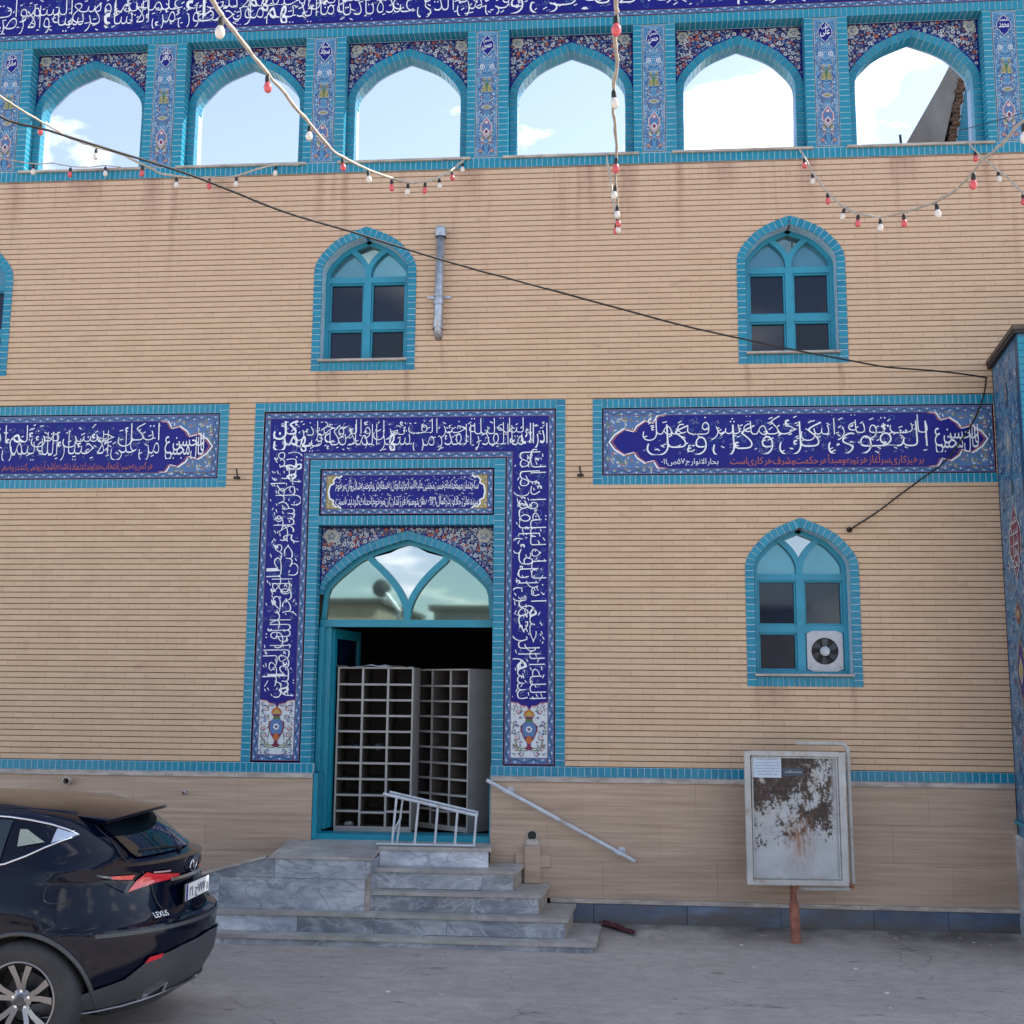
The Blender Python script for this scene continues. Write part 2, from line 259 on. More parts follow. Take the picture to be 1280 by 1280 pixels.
# ------------------------------------------------------------------ mesh helpers
class MB:
    def __init__(s): s.V = []; s.F = []; s.I = []; s.mats = []; s.mi = {}; s.sm = False
    def m(s, k):
        if k not in s.mi: s.mi[k] = len(s.mats); s.mats.append(M[k])
        return s.mi[k]
    def add(s, V, F, k):
        b = len(s.V); s.V += [tuple(v) for v in V]; i = s.m(k)
        for f in F: s.F.append(tuple(b + j for j in f)); s.I.append(i)
        return s
    def box(s, x0, x1, y0, y1, z0, z1, k):
        return s.add([(x0, y0, z0), (x1, y0, z0), (x1, y1, z0), (x0, y1, z0), (x0, y0, z1), (x1, y0, z1), (x1, y1, z1), (x0, y1, z1)],
                     [(0, 1, 5, 4), (1, 2, 6, 5), (2, 3, 7, 6), (3, 0, 4, 7), (4, 5, 6, 7), (3, 2, 1, 0)], k)
    def slab(s, x0, x1, y0, y1, z0, z1, k, c=.004):     # box with chamfered front edges
        return s.add([(x0 + c, y0, z0 + c), (x1 - c, y0, z0 + c), (x1 - c, y0, z1 - c), (x0 + c, y0, z1 - c), (x0, y0 + c, z0), (x1, y0 + c, z0), (x1, y0 + c, z1), (x0, y0 + c, z1), (x0, y1, z0), (x1, y1, z0), (x1, y1, z1), (x0, y1, z1)],
                     [(0, 1, 2, 3), (0, 4, 5, 1), (1, 5, 6, 2), (2, 6, 7, 3), (3, 7, 4, 0), (4, 8, 9, 5), (5, 9, 10, 6), (6, 10, 11, 7), (7, 11, 8, 4)], k)
    def hexa(s, P, k): return s.add(P, [(0, 1, 5, 4), (1, 2, 6, 5), (2, 3, 7, 6), (3, 0, 4, 7), (4, 5, 6, 7), (3, 2, 1, 0)], k)
    def ext(s, pts, y0, y1, k):                          # xz polygon (counter-clockwise) pushed along y
        n = len(pts)
        return s.add([(x, y0, z) for x, z in pts] + [(x, y1, z) for x, z in pts],
                     [tuple(range(n)), tuple(range(2 * n - 1, n - 1, -1))] + [(i, i + n, (i + 1) % n + n, (i + 1) % n) for i in range(n)], k)
    def prism(s, pts, z0, z1, k):                        # xy polygon pushed along z
        n = len(pts)
        return s.add([(x, y, z0) for x, y in pts] + [(x, y, z1) for x, y in pts],
                     [tuple(range(n - 1, -1, -1)), tuple(range(n, 2 * n))] + [(i, (i + 1) % n, (i + 1) % n + n, i + n) for i in range(n)], k)
    def tube(s, P, r, k, n=8, cap=True, r2=None):
        P = [Vector(p) for p in P]; V = []; F = []; up = None; m = len(P)
        for i, p in enumerate(P):
            t = (P[min(i + 1, m - 1)] - P[max(i - 1, 0)]).normalized()
            if up is None: up = Vector((0, 0, 1)) if abs(t.z) < .9 else Vector((0, 1, 0))
            a = t.cross(up).normalized(); b = a.cross(t).normalized(); up = b
            rr = r if r2 is None else r + (r2 - r) * i / max(1, m - 1)
            if isinstance(r, (list, tuple)): rr = r[i]
            V += [p + a * rr * math.cos(q * 2 * math.pi / n) + b * rr * math.sin(q * 2 * math.pi / n) for q in range(n)]
        for i in range(m - 1):
            for q in range(n): F.append((i * n + q, (i + 1) * n + q, (i + 1) * n + (q + 1) % n, i * n + (q + 1) % n))
        if cap: F += [tuple(range(n)), tuple(range(m * n - 1, (m - 1) * n - 1, -1))]
        return s.add(V, F, k)
    def lathe(s, prof, c, axis, k, n=16):                # prof: (radius, distance along axis)
        ax = Vector(axis).normalized(); a = ax.orthogonal().normalized(); b = ax.cross(a); c = Vector(c); V = []; F = []
        for r_, h in prof: V += [c + ax * h + (a * math.cos(q * 2 * math.pi / n) + b * math.sin(q * 2 * math.pi / n)) * r_ for q in range(n)]
        for i in range(len(prof) - 1):
            for q in range(n): F.append((i * n + q, i * n + (q + 1) % n, (i + 1) * n + (q + 1) % n, (i + 1) * n + q))
        return s.add(V, F, k)
    def mesh(s, name):
        me = bpy.data.meshes.new(name); me.from_pydata(s.V, [], s.F)
        for m_ in s.mats: me.materials.append(m_)
        me.polygons.foreach_set('material_index', s.I)
        if s.sm: me.polygons.foreach_set('use_smooth', [True] * len(s.F))
        me.update(); return me
    def build(s, name, parent=None, smooth=False, kind=None, label=None, cat=None, group=None):
        s.sm = smooth
        return link(name, s.mesh(name), parent, kind, label, cat, group)
def link(name, me, parent=None, kind=None, label=None, cat=None, group=None, loc=None):
    o = bpy.data.objects.new(name, me); COL.objects.link(o)
    if parent: o.parent = parent
    if loc: o.location = loc
    if kind: o['kind'] = kind
    if label: o['label'] = label
    if cat: o['category'] = cat
    if group: o['group'] = group
    return o
def thing(name, label, cat, group=None, loc=(0, 0, 0)): return link(name, None, None, None, label, cat, group, loc)
def piece(name, parent): return link(name, None, parent)
def fixn(o):
    import bmesh
    b = bmesh.new(); b.from_mesh(o.data); bmesh.ops.recalc_face_normals(b, faces=b.faces); b.to_mesh(o.data); b.free(); return o
# ------------------------------------------------------------------ pointed arch
PROF = [(1, 0), (.985, .17), (.935, .30), (.86, .42), (.75, .55), (.62, .685), (.42, .815), (.2, .915), (0, 1)]
def arch(cx, zs, hw, rise, sub=3):
    P = []
    q = PROF
    for i in range(len(q) - 1):
        p0, p1, p2, p3 = q[max(i - 1, 0)], q[i], q[i + 1], q[min(i + 2, len(q) - 1)]
        for j in range(sub):
            t = j / sub; f = lambda a: .5 * ((2 * p1[a]) + (-p0[a] + p2[a]) * t + (2 * p0[a] - 5 * p1[a] + 4 * p2[a] - p3[a]) * t * t + (-p0[a] + 3 * p1[a] - 3 * p2[a] + p3[a]) * t ** 3)
            P.append((f(0), f(1)))
    P.append((0, 1))
    L = [(cx - hw * u, zs + rise * h) for u, h in P]
    return L + [(2 * cx - x, z) for x, z in L[-2::-1]]
def offs(P, d):                     # inward offset of a left-to-right arch polyline
    n = len(P); Q = []
    for i in range(n):
        a = P[max(i - 1, 0)]; b = P[min(i + 1, n - 1)]
        t = Vector((b[0] - a[0], b[1] - a[1])).normalized()
        if i == 0: t = Vector((0, 1))
        if i == n - 1: t = Vector((0, -1))
        k = 1.0
        if i == n // 2: k = 1.12
        Q.append((P[i][0] + t.y * d * k, P[i][1] - t.x * d * k))
    return Q
def halfw(z, zs, hw, rise):
    if z <= zs: return hw
    h = (z - zs) / rise
    if h >= 1: return 0
    for (u0, h0), (u1, h1) in zip(PROF, PROF[1:]):
        if h0 <= h <= h1: return hw * (u0 + (u1 - u0) * (h - h0) / (h1 - h0))
    return 0
def resample(P, Qs, step):
    """cut matching outer/inner polylines into equal arc-length pieces; yields quads"""
    ln = [0]
    for a, b in zip(P, P[1:]): ln.append(ln[-1] + math.dist(a, b))
    n = max(2, round(ln[-1] / step)); out = []
    def at(W, s):
        for i in range(len(ln) - 1):
            if s <= ln[i + 1] + 1e-9:
                t = (s - ln[i]) / max(1e-9, ln[i + 1] - ln[i]); return (W[i][0] + (W[i + 1][0] - W[i][0]) * t, W[i][1] + (W[i + 1][1] - W[i][1]) * t)
        return W[-1]
    return [(ln[-1] * i / n, ln[-1] * (i + 1) / n) for i in range(n)], at
def arch_tiles(outer, inner, y0, y1, step, gap=.006):
    segs, at = resample(outer, inner, step); T = []
    for a, b in segs:
        o0, o1, i0, i1 = at(outer, a + gap / 2), at(outer, b - gap / 2), at(inner, a + gap / 2), at(inner, b - gap / 2)
        T.append([(i0[0], y0, i0[1]), (i1[0], y0, i1[1]), (i1[0], y1, i1[1]), (i0[0], y1, i0[1]), (o0[0], y0, o0[1]), (o1[0], y0, o1[1]), (o1[0], y1, o1[1]), (o0[0], y1, o0[1])])
    return T
# ------------------------------------------------------------------ flat glaze painting on ceramic panels
class Canvas:
    def __init__(s): s.P = []; s.n = 0
    def poly(s, pts, c, L=1): s.P.append((pts, c, L)); return s
    def rect(s, x0, z0, x1, z1, c, L=0): return s.poly([(x0, z0), (x1, z0), (x1, z1), (x0, z1)], c, L)
    def circ(s, x, z, r, c, L=2, n=8, sx=1., a=0.): return s.poly([(x + r * sx * math.cos(a + q * 2 * math.pi / n), z + r * math.sin(a + q * 2 * math.pi / n)) for q in range(n)], c, L)
    def rib(s, pts, w, c, L=2, taper=False):
        n = len(pts)
        A = []; B = []
        for i, p in enumerate(pts):
            a = pts[max(i - 1, 0)]; b = pts[min(i + 1, n - 1)]; dx, dz = b[0] - a[0], b[1] - a[1]; l = math.hypot(dx, dz) or 1
            ww = w * (1 - .8 * i / (n - 1)) if taper else w
            A.append((p[0] - dz / l * ww / 2, p[1] + dx / l * ww / 2)); B.append((p[0] + dz / l * ww / 2, p[1] - dx / l * ww / 2))
        for i in range(n - 1): s.P.append(([B[i], B[i + 1], A[i + 1], A[i]], c, L))
        return s
    def leaf(s, x, z, l, w, a, c, L=3):
        ca, sa = math.cos(a), math.sin(a)
        return s.poly([(x + ca * p - sa * q, z + sa * p + ca * q) for p, q in ((0, 0), (l * .35, -w / 2), (l * .7, -w * .35), (l, 0), (l * .7, w * .35), (l * .35, w / 2))], c, L)
    def rose(s, x, z, r, c1, c2, c3, L=3, n=6):
        pts = []
        for q in range(n * 2):
            rr = r if q % 2 == 0 else r * .72; a = q * math.pi / n + .3; pts.append((x + rr * math.cos(a), z + rr * math.sin(a)))
        s.poly(pts, c1, L); s.circ(x, z, r * .55, c2, L + 1, 6); s.circ(x, z, r * .26, c3, L + 2, 5); return s
    def spiral(s, x, z, r, a0, turns, c, w=.006, L=2, d=1):
        n = int(10 * turns) + 3
        return s.rib([(x + r * (1 - .8 * i / n) * math.cos(a0 + d * i / n * turns * 6.28), z + r * (1 - .8 * i / n) * math.sin(a0 + d * i / n * turns * 6.28)) for i in range(n + 1)], w, c, L)
    def lob(s, x, z, w, h, c, L=3, k=4):                 # pointed oval medallion
        pts = []
        for sx in (1, -1):
            seq = [(0, 1), (.12, .82), (.5, .62), (.62, .45), (.95, .28), (1, 0), (.95, -.28), (.62, -.45), (.5, -.62), (.12, -.82)]
            if sx == -1: seq = [(0, -1)] + seq[:0:-1]
            pts += [(x + sx * a * w / 2, z + b * h / 2) for a, b in seq]
        return s.poly(pts, c, L)
    def mirror(s, cx, i0):
        for p, c, L in s.P[i0:]:
            s.P.append(([(2 * cx - x, z) for x, z in p[::-1]], c, L))
        return s
    def build(s, name, parent, y=0., step=.0012, fn=None, **kw):
        mb = MB()
        for i, (p, c, L) in enumerate(s.P):
            a = sum(p[j][0] * p[(j + 1) % len(p)][1] - p[(j + 1) % len(p)][0] * p[j][1] for j in range(len(p)))
            if a < 0: p = p[::-1]
            yy = y - L * step - (i % 60) * .6e-5
            V = [(x, yy, z) for x, z in p] if not fn else [fn(x, z, L * step + (i % 60) * .6e-5) for x, z in p]
            mb.add(V, [tuple(range(len(p)))], 'g_' + c if 'g_' + c in M else c)
        return mb.build(name, parent, **kw)
def vine(c, x0, z0, x1, z1, L=1, base='border', per=.155):
    """garland border: light ground, dark edge lines, a wavy stem with leaves"""
    c.rect(x0, z0, x1, z1, 'maroon', L); hor = (x1 - x0) > (z1 - z0); e = .006
    c.rect(x0 + e, z0 + e, x1 - e, z1 - e, base, L + 1)
    ln = (x1 - x0 if hor else z1 - z0); wd = (z1 - z0 if hor else x1 - x0); n = max(6, int(ln / per * 8)); k = ln / per
    f = lambda s, v: (x0 + s, z0 + wd * (.5 + v)) if hor else (x0 + wd * (.5 + v), z0 + s)
    c.rib([f(ln * i / n, .24 * math.sin(6.28 * round(k) * i / n)) for i in range(n + 1)], wd * .17, 'teal', L + 2)
    m = max(2, round(k) * 2)
    for i in range(m):
        sg = 1 if i % 2 == 0 else -1; x, z = f(ln * (i + .5) / m, -.17 * sg)
        c.circ(x, z, wd * .15, 'wht', L + 3, 5); x, z = f(ln * (i + .9) / m, .22 * sg); c.circ(x, z, wd * .10, 'pink', L + 3, 4)
# ------------------------------------------------------------------ lettering (connected Arabic letters, white slip on blue)
AF = {'ا': ('\ufe8d', '\ufe8e'), 'أ': ('\ufe83', '\ufe84'), 'إ': ('\ufe87', '\ufe88'), 'آ': ('\ufe81', '\ufe82'), 'ب': ('\ufe8f', '\ufe90', '\ufe91', '\ufe92'), 'پ': ('\ufb56', '\ufb57', '\ufb58', '\ufb59'),
      'ة': ('\ufe93', '\ufe94'), 'ت': ('\ufe95', '\ufe96', '\ufe97', '\ufe98'), 'ث': ('\ufe99', '\ufe9a', '\ufe9b', '\ufe9c'), 'ج': ('\ufe9d', '\ufe9e', '\ufe9f', '\ufea0'), 'ح': ('\ufea1', '\ufea2', '\ufea3', '\ufea4'),
      'خ': ('\ufea5', '\ufea6', '\ufea7', '\ufea8'), 'د': ('\ufea9', '\ufeaa'), 'ذ': ('\ufeab', '\ufeac'), 'ر': ('\ufead', '\ufeae'), 'ز': ('\ufeaf', '\ufeb0'), 'س': ('\ufeb1', '\ufeb2', '\ufeb3', '\ufeb4'), 'ش': ('\ufeb5', '\ufeb6', '\ufeb7', '\ufeb8'),
      'ص': ('\ufeb9', '\ufeba', '\ufebb', '\ufebc'), 'ض': ('\ufebd', '\ufebe', '\ufebf', '\ufec0'), 'ط': ('\ufec1', '\ufec2', '\ufec3', '\ufec4'), 'ظ': ('\ufec5', '\ufec6', '\ufec7', '\ufec8'), 'ع': ('\ufec9', '\ufeca', '\ufecb', '\ufecc'),
      'غ': ('\ufecd', '\ufece', '\ufecf', '\ufed0'), 'ف': ('\ufed1', '\ufed2', '\ufed3', '\ufed4'), 'ق': ('\ufed5', '\ufed6', '\ufed7', '\ufed8'), 'ك': ('\ufed9', '\ufeda', '\ufedb', '\ufedc'), 'ک': ('\ufb8e', '\ufb8f', '\ufb90', '\ufb91'),
      'گ': ('\ufb92', '\ufb93', '\ufb94', '\ufb95'), 'ل': ('\ufedd', '\ufede', '\ufedf', '\ufee0'), 'م': ('\ufee1', '\ufee2', '\ufee3', '\ufee4'), 'ن': ('\ufee5', '\ufee6', '\ufee7', '\ufee8'), 'ه': ('\ufee9', '\ufeea', '\ufeeb', '\ufeec'),
      'و': ('\ufeed', '\ufeee'), 'ؤ': ('\ufe85', '\ufe86'), 'ى': ('\ufeef', '\ufef0'), 'ي': ('\ufef1', '\ufef2', '\ufef3', '\ufef4'), 'ی': ('\ufbfc', '\ufbfd', '\ufbfe', '\ufbff'), 'ئ': ('\ufe89', '\ufe8a', '\ufe8b', '\ufe8c'), 'ء': ('\ufe80',)}
LA = {'ا': ('\ufefb', '\ufefc'), 'أ': ('\ufef7', '\ufef8'), 'إ': ('\ufef9', '\ufefa'), 'آ': ('\ufef5', '\ufef6')}
def shape(wd):
    o = []; i = 0; prev = False
    while i < len(wd):
        ch = wd[i]; nx = wd[i + 1] if i + 1 < len(wd) else ''
        if ch == 'ل' and nx in LA: o.append(LA[nx][1 if prev else 0]); prev = False; i += 2; continue
        f = AF.get(ch)
        if not f: o.append(ch); prev = False; i += 1; continue
        nj = len(f) == 4 and nx in AF and len(AF[nx]) > 1
        if len(f) == 1: o.append(f[0]); prev = False
        elif len(f) == 2: o.append(f[1 if prev else 0]); prev = False
        else: o.append(f[(3 if nj else 1) if prev else (2 if nj else 0)]); prev = nj
        i += 1
    return ''.join(o[::-1])
_gc = {}
_tc = bpy.data.curves.new('lettering', 'FONT'); _to = bpy.data.objects.new('lettering', _tc); COL.objects.link(_to); _tc.resolution_u = 3
def glyphs(txt, raw=False, bold=0.):
    key = (txt, raw, bold)
    if key in _gc: return _gc[key]
    _tc.body = txt if raw else shape(txt); _tc.offset = bold
    bpy.context.view_layer.update()
    ev = _to.evaluated_get(bpy.context.evaluated_depsgraph_get()); me = ev.to_mesh()
    V = [(v.co.x, v.co.y) for v in me.vertices]; F = [tuple(p.vertices) for p in me.polygons]; ev.to_mesh_clear()
    x0 = min(v[0] for v in V); V = [(x - x0, z) for x, z in V]; w_ = max(v[0] for v in V)
    _gc[key] = (V, F, w_); return _gc[key]
class Script:
    def __init__(s, k='g_white'): s.mb = MB(); s.k = k; s.n = 0
    def put(s, txt, x, z, sx, sz, y=0., fn=None, raw=False, rot=0, k=None, bold=0.):
        V, F, w_ = glyphs(txt, raw, bold); s.n += 1; yy = (s.n % 7) * 1.1e-4; c, d = (1, 0) if rot == 0 else (0, rot)
        P = []
        for a, b in V:
            a *= sx; b *= sz; px, pz = x + c * a - d * b, z + d * a + c * b
            P.append((px, y - yy, pz) if not fn else fn(px, pz, yy))
        s.mb.add(P, F, k or s.k); return w_ * sx
    def band(s, txt, x0, x1, z0, z1, y, rows=2, size=None, rot=0, seed=1, fn=None, marks=True):
        """fills a strip with stacked words, right to left; rot=1: strip runs down (tops left), rot=-1: strip runs up (tops right)"""
        r_ = random.Random(seed); W_ = txt.split(); H = z1 - z0; L = x1 - x0; n = len(W_)
        sz = (H * .92) if rows > 1 else (size or H * .98)
        A = [W_[i::rows] for i in range(rows)]
        tr = {0: lambda a, b: (x0 + a, z0 + b), 1: lambda a, b: (x1 - 0, 0), -1: None}
        for ri, ws in enumerate(A):
            tot = sum(glyphs(q)[2] for q in ws) or 1; sx = (L * (1.02 if ri else 1.0)) / (tot + .10 * len(ws)); cur = L
            for q in ws:
                wq = glyphs(q)[2] * sx; cur -= wq
                base = H * (.15 if ri == 0 else .50) + r_.uniform(-.02, .03) * H
                szz = sz * (1.0 if ri == 0 else .76) * r_.uniform(.95, 1.05); cur0 = max(0, cur)
                yield (q, cur0, base, sx, szz); cur -= .10 * sx
        if marks:
            for i in range(int(L / H * 9)):
                yield (r_.choice(('\ufe7c', '\ufe76', '\ufe78', '\ufe80', '\ufe7e', '\ufe7c')), r_.uniform(0, L * .97), r_.uniform(.03, .84) * H, sz * r_.uniform(.22, .42), sz * r_.uniform(.26, .42), True)
            for i in range(int(L / H * 14)):
                yield (None, r_.uniform(0, L), r_.uniform(.04, .96) * H, r_.uniform(.06, .12) * H, r_.choice((.4, .6, -.5, .2)))
    def strip(s, txt, x0, x1, z0, z1, y, rot=0, rows=2, size=None, seed=1, fn=None, marks=True, bold=0.):
        hor = rot == 0; L, H = (x1 - x0, z1 - z0) if hor else (z1 - z0, x1 - x0)
        def T(a, b):
            if rot == 0: return x0 + a, z0 + b
            if rot == -1: return x0 + b, z1 - a             # rotated clockwise: reading direction (leftwards) becomes upwards, tops to the right
            return x1 - b, z0 + a                            # rotated counter-clockwise: reads downwards, tops to the left
        for q, a, b, p, t, *mk in s.band(txt, 0, L, 0, H, y, rows, size, seed=seed, marks=marks):
            s.n += 1; yy = (s.n % 9) * 1.1e-4
            if q is None:
                dx, dz = p * math.cos(t), p * math.sin(t); nx, nz = -math.sin(t) * H * .012, math.cos(t) * H * .012
                pl = [(a - nx, b - nz), (a + dx - nx, b + dz - nz), (a + dx + nx, b + dz + nz), (a + nx, b + nz)]
                if max(i[0] for i in pl) > L or max(i[1] for i in pl) > H or min(i[1] for i in pl) < 0: continue
                P = [T(*i) for i in pl]; F = [(0, 1, 2, 3)]
            else:
                V, F, w_ = glyphs(q, bool(mk), bold)
                if mk: mz = min(v[1] for v in V); V = [(v[0], v[1] - mz) for v in V]
                if mk and a + w_ * p > L: continue
                P = [T(a + v[0] * p, min(H * .985, max(.012 * H, b + v[1] * t))) for v in V]
            s.mb.add([(u, y - yy, v) for u, v in P] if not fn else [fn(u, v, yy) for u, v in P], F, s.k)
    def build(s, name, parent, **kw): return s.mb.build(name, parent, **kw)
# ================================================================== THE GROUND
gm = MB(); gx = [-60, -20, -12] + [-9 + i * .75 for i in range(25)] + [12, 20, 60]; gy = [-70, -40, -25, -16, -12] + [-9 + i * .5 for i in range(15)] + [-1.6, -1.25, -1.0, -.7, -.35, 0, 1, 30]
def gz(x, y):
    if y >= 0: return -.02
    b = -.02 - .09 * min(1, -y / 1.0)
    return b + .006 * math.sin(x * 1.7 + y * 2.1) * min(1, -y)
GV = [(x, y, gz(x, y)) for y in gy for x in gx]; nxx = len(gx)
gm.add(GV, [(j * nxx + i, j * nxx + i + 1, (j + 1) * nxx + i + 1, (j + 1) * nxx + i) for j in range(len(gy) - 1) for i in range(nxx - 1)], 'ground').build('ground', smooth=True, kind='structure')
# ================================================================== THE MOSQUE FRONT
BX0, BX1 = -9.2, 6.4
B = thing('mosque_building', 'sand brick mosque front with turquoise tiled windows, calligraphy portal and open arcade on top', 'building')
POOL = []                                           # glazed tiles of borders and rows: (x0,x1,y0,y1,z0,z1)
def row(x0, x1, z0, z1, y0=-.006, y1=.05, pitch=.058, vert=False):
    a, b = (z0, z1) if vert else (x0, x1); n = max(1, round((b - a) / pitch)); p = (b - a) / n
    for i in range(n):
        q0, q1 = a + i * p + .0038, a + (i + 1) * p - .0038
        POOL.append((x0 + .0015, x1 - .0015, y0, y1, q0, q1) if vert else (q0, q1, y0, y1, z0 + .002, z1 - .002))
grout = MB()
# windows: (centre, bottom, spring, rise, half width, kind)
WINS = [(-7.21, 5.606, 6.70, .532, .5615, 'a', 'arched window cut by the left edge of the photo'), (-2.657, 5.606, 6.70, .532, .5645, 'b', 'arched window beside the grey drain pipe'),
        (1.8975, 5.614, 6.71, .526, .5625, 'c', 'arched window crossed by the black cable on the right'), (1.918, 2.285, 3.45, .54, .567, 'd', 'arched window holding the extractor fan')]
PX0, PX1, PZ = -3.812, -.478, 5.262                 # portal
LP = (-8.3, -4.104, 4.345, 5.256); RP = (-.189, 3.888, 4.345, 5.258)
def free(z0, z1):
    """x intervals of a brick course between openings and panels"""
    cuts = []
    if z0 < PZ - .035: cuts.append((PX0, PX1))
    for p in (LP, RP):
        if z1 > p[2] + .035 and z0 < p[3] - .035: cuts.append((p[0], p[1]))
    for cx, zb, zs, rise, hw, *_ in WINS:
        if z1 > zb + .035 and z0 < zs + rise - .035: h = halfw(min(z1 + .01, zs + rise - .03), zs, hw, rise) if z1 > zs else hw; cuts.append((cx - h + .012, cx + h - .012)) if h > .16 else None
    iv = [(BX0, BX1)]
    for a, b in cuts:
        nv = []
        for p, q in iv:
            if b <= p or a >= q: nv.append((p, q)); continue
            if a > p: nv.append((p, a))
            if b < q: nv.append((b, q))
        iv = nv
    return iv
BR = []; mort = MB(); z = BZ0; r = 0; ZTOP = 7.868
while z < ZTOP - .01:
    z1 = min(z + CP, ZTOP)
    for a, b in free(z, z1):
        mort.box(a, b, .0105, .20, z, z1, 'mortar')
        off = BL * .5 * (r % 2); k = math.floor((a + 20 + off) / BL)
        while True:
            x0 = k * BL - 20 - off; x1 = x0 + BL; k += 1
            if x0 >= b: break
            u, v = max(x0, a), min(x1, b)
            if v - u > .012: BR.append((u + .0004, v - .0004, R.uniform(.0, .002), .05, z + .0046, z1 - .0046))
    z += CP; r += 1
mort.build('mortar_bed', B)
BR.sort(key=lambda b: ((b[0] + b[1]) / 2 - CAM.x) ** 2 + (b[2] - CAM.y) ** 2 + ((b[4] + b[5]) / 2 - CAM.z) ** 2)
full = [b for b in BR if b[1] - b[0] > BL * .9][:300]; fs = set(full)
bm_ = MB().slab(-BL / 2 + .0004, BL / 2 - .0004, 0, .05, 0, CP - .0092, 'brick', .003).mesh('brick')
for b in full: link('brick', bm_, B, loc=((b[0] + b[1]) / 2, b[2], b[4]))
rest = MB()
for b in BR:
    if b not in fs: rest.slab(*b, 'brick', .003)
rest.build('brick_courses', B, kind='stuff')
# ---- rows of glazed tiles round panels and portal
row(BX0, PX0, 1.376, 1.470, pitch=.066); row(PX1, 3.89, 1.376, 1.470, pitch=.066)
row(PX0, -3.05, 1.376, 1.470, pitch=.066); row(-1.225, PX1, 1.376, 1.470, pitch=.066)
T = .096
for p, sides in ((LP, (0, 1)), (RP, (1, 0))):
    row(p[0] if not sides[0] else p[0] + T, p[1] - T * sides[1], p[3] - T, p[3]); row(p[0] if not sides[0] else p[0] + T, p[1] - T * sides[1], p[2], p[2] + T)
    if sides[1]: row(p[1] - T, p[1], p[2], p[3], vert=True, pitch=.066)
    if sides[0] and p is RP: pass
row(RP[0], RP[0] + T, RP[2], RP[3], vert=True, pitch=.066)
POOL = [q for q in POOL if not (q[0] < RP[0] + T - .01 and q[1] > RP[0] + .003 and q[4] > 4.34 and q[5] < 5.26 and (q[1] - q[0]) < .07)]
row(PX0 + T, PX1 - T, PZ - T, PZ); row(PX0, PX0 + T, 1.470, PZ, vert=True, pitch=.066); row(PX1 - T, PX1, 1.470, PZ, vert=True, pitch=.066)
# inner portal tiles: jambs, row over the plaque, row under it
JL0, JL1, JR0, JR1 = -3.188, -3.078, -1.222, -1.106
row(JL0, JL1, 1.470, 4.632, vert=True, y1=.15, pitch=.066); row(JR0, JR1, 1.470, 4.632, vert=True, y1=.15, pitch=.066)
row(JL1, JR0, 4.536, 4.632); row(JL1, JR0, 3.930, 4.034, y1=.15)
# arcade
PIL = [-6.99, -5.160, -3.313, -1.478, .355, 2.205, 4.085, 5.93]
PW = (.094, .257, .112)
for p in PIL:
    row(p - PW[0], p, 7.99, 9.487, y0=-.006, y1=.15, vert=True, pitch=.064); row(p + PW[1], p + PW[1] + PW[2], 7.99, 9.487, y0=-.006, y1=.15, vert=True, pitch=.064)
row(BX0, BX1, 7.872, 7.988, pitch=.058, y0=-.006); row(BX0, BX1, 9.492, 9.60, y0=-.008, y1=.15)
row(BX0, BX1, 10.20, 10.31, y0=-.008)
# backing of all tile rows
g = grout
g.box(BX0, 3.89, .001, .2, 1.372, 1.474, 'grout') if False else None
g.box(BX0, -3.05, -.0028, .06, 1.373, 1.472, 'grout'); g.box(-1.225, 3.89, -.0028, .06, 1.373, 1.472, 'grout')
for p in (LP, RP): g.box(p[0], p[1], -.0028, .09, p[2], p[2] + T, 'grout'); g.box(p[0], p[1], -.0028, .09, p[3] - T, p[3], 'grout')
g.box(LP[1] - T, LP[1], -.0028, .09, LP[2] + T, LP[3] - T, 'grout'); g.box(RP[0], RP[0] + T, -.0028, .09, RP[2] + T, RP[3] - T, 'grout')
g.box(PX0, PX1, -.0028, .09, PZ - T, PZ, 'grout'); g.box(PX0, PX0 + T, -.0028, .09, 1.472, PZ - T, 'grout'); g.box(PX1 - T, PX1, -.0028, .09, 1.472, PZ - T, 'grout')
g.box(JL0, JL1 - .003, -.0028, .145, 1.472, 4.632, 'grout'); g.box(JR0 + .003, JR1, -.0028, .145, 1.472, 4.632, 'grout'); g.box(JL1, JR0, -.0028, .09, 4.536, 4.632, 'grout'); g.box(JL1, JR0, -.0028, .145, 3.934, 4.032, 'grout')
g.box(BX0, BX1, -.0028, .14, 7.872, 7.988, 'grout'); g.box(BX0, BX1, -.0028, .145, 9.496, 9.60, 'grout'); g.box(BX0, BX1, -.0028, .14, 10.2, 10.31, 'grout')
for p in PIL: g.box(p - PW[0] + .003, p, -.0028, .145, 7.988, 9.49, 'grout'); g.box(p + PW[1], p + PW[1] + PW[2] - .003, -.0028, .145, 7.988, 9.49, 'grout')
grout.build('grout_bed', B)
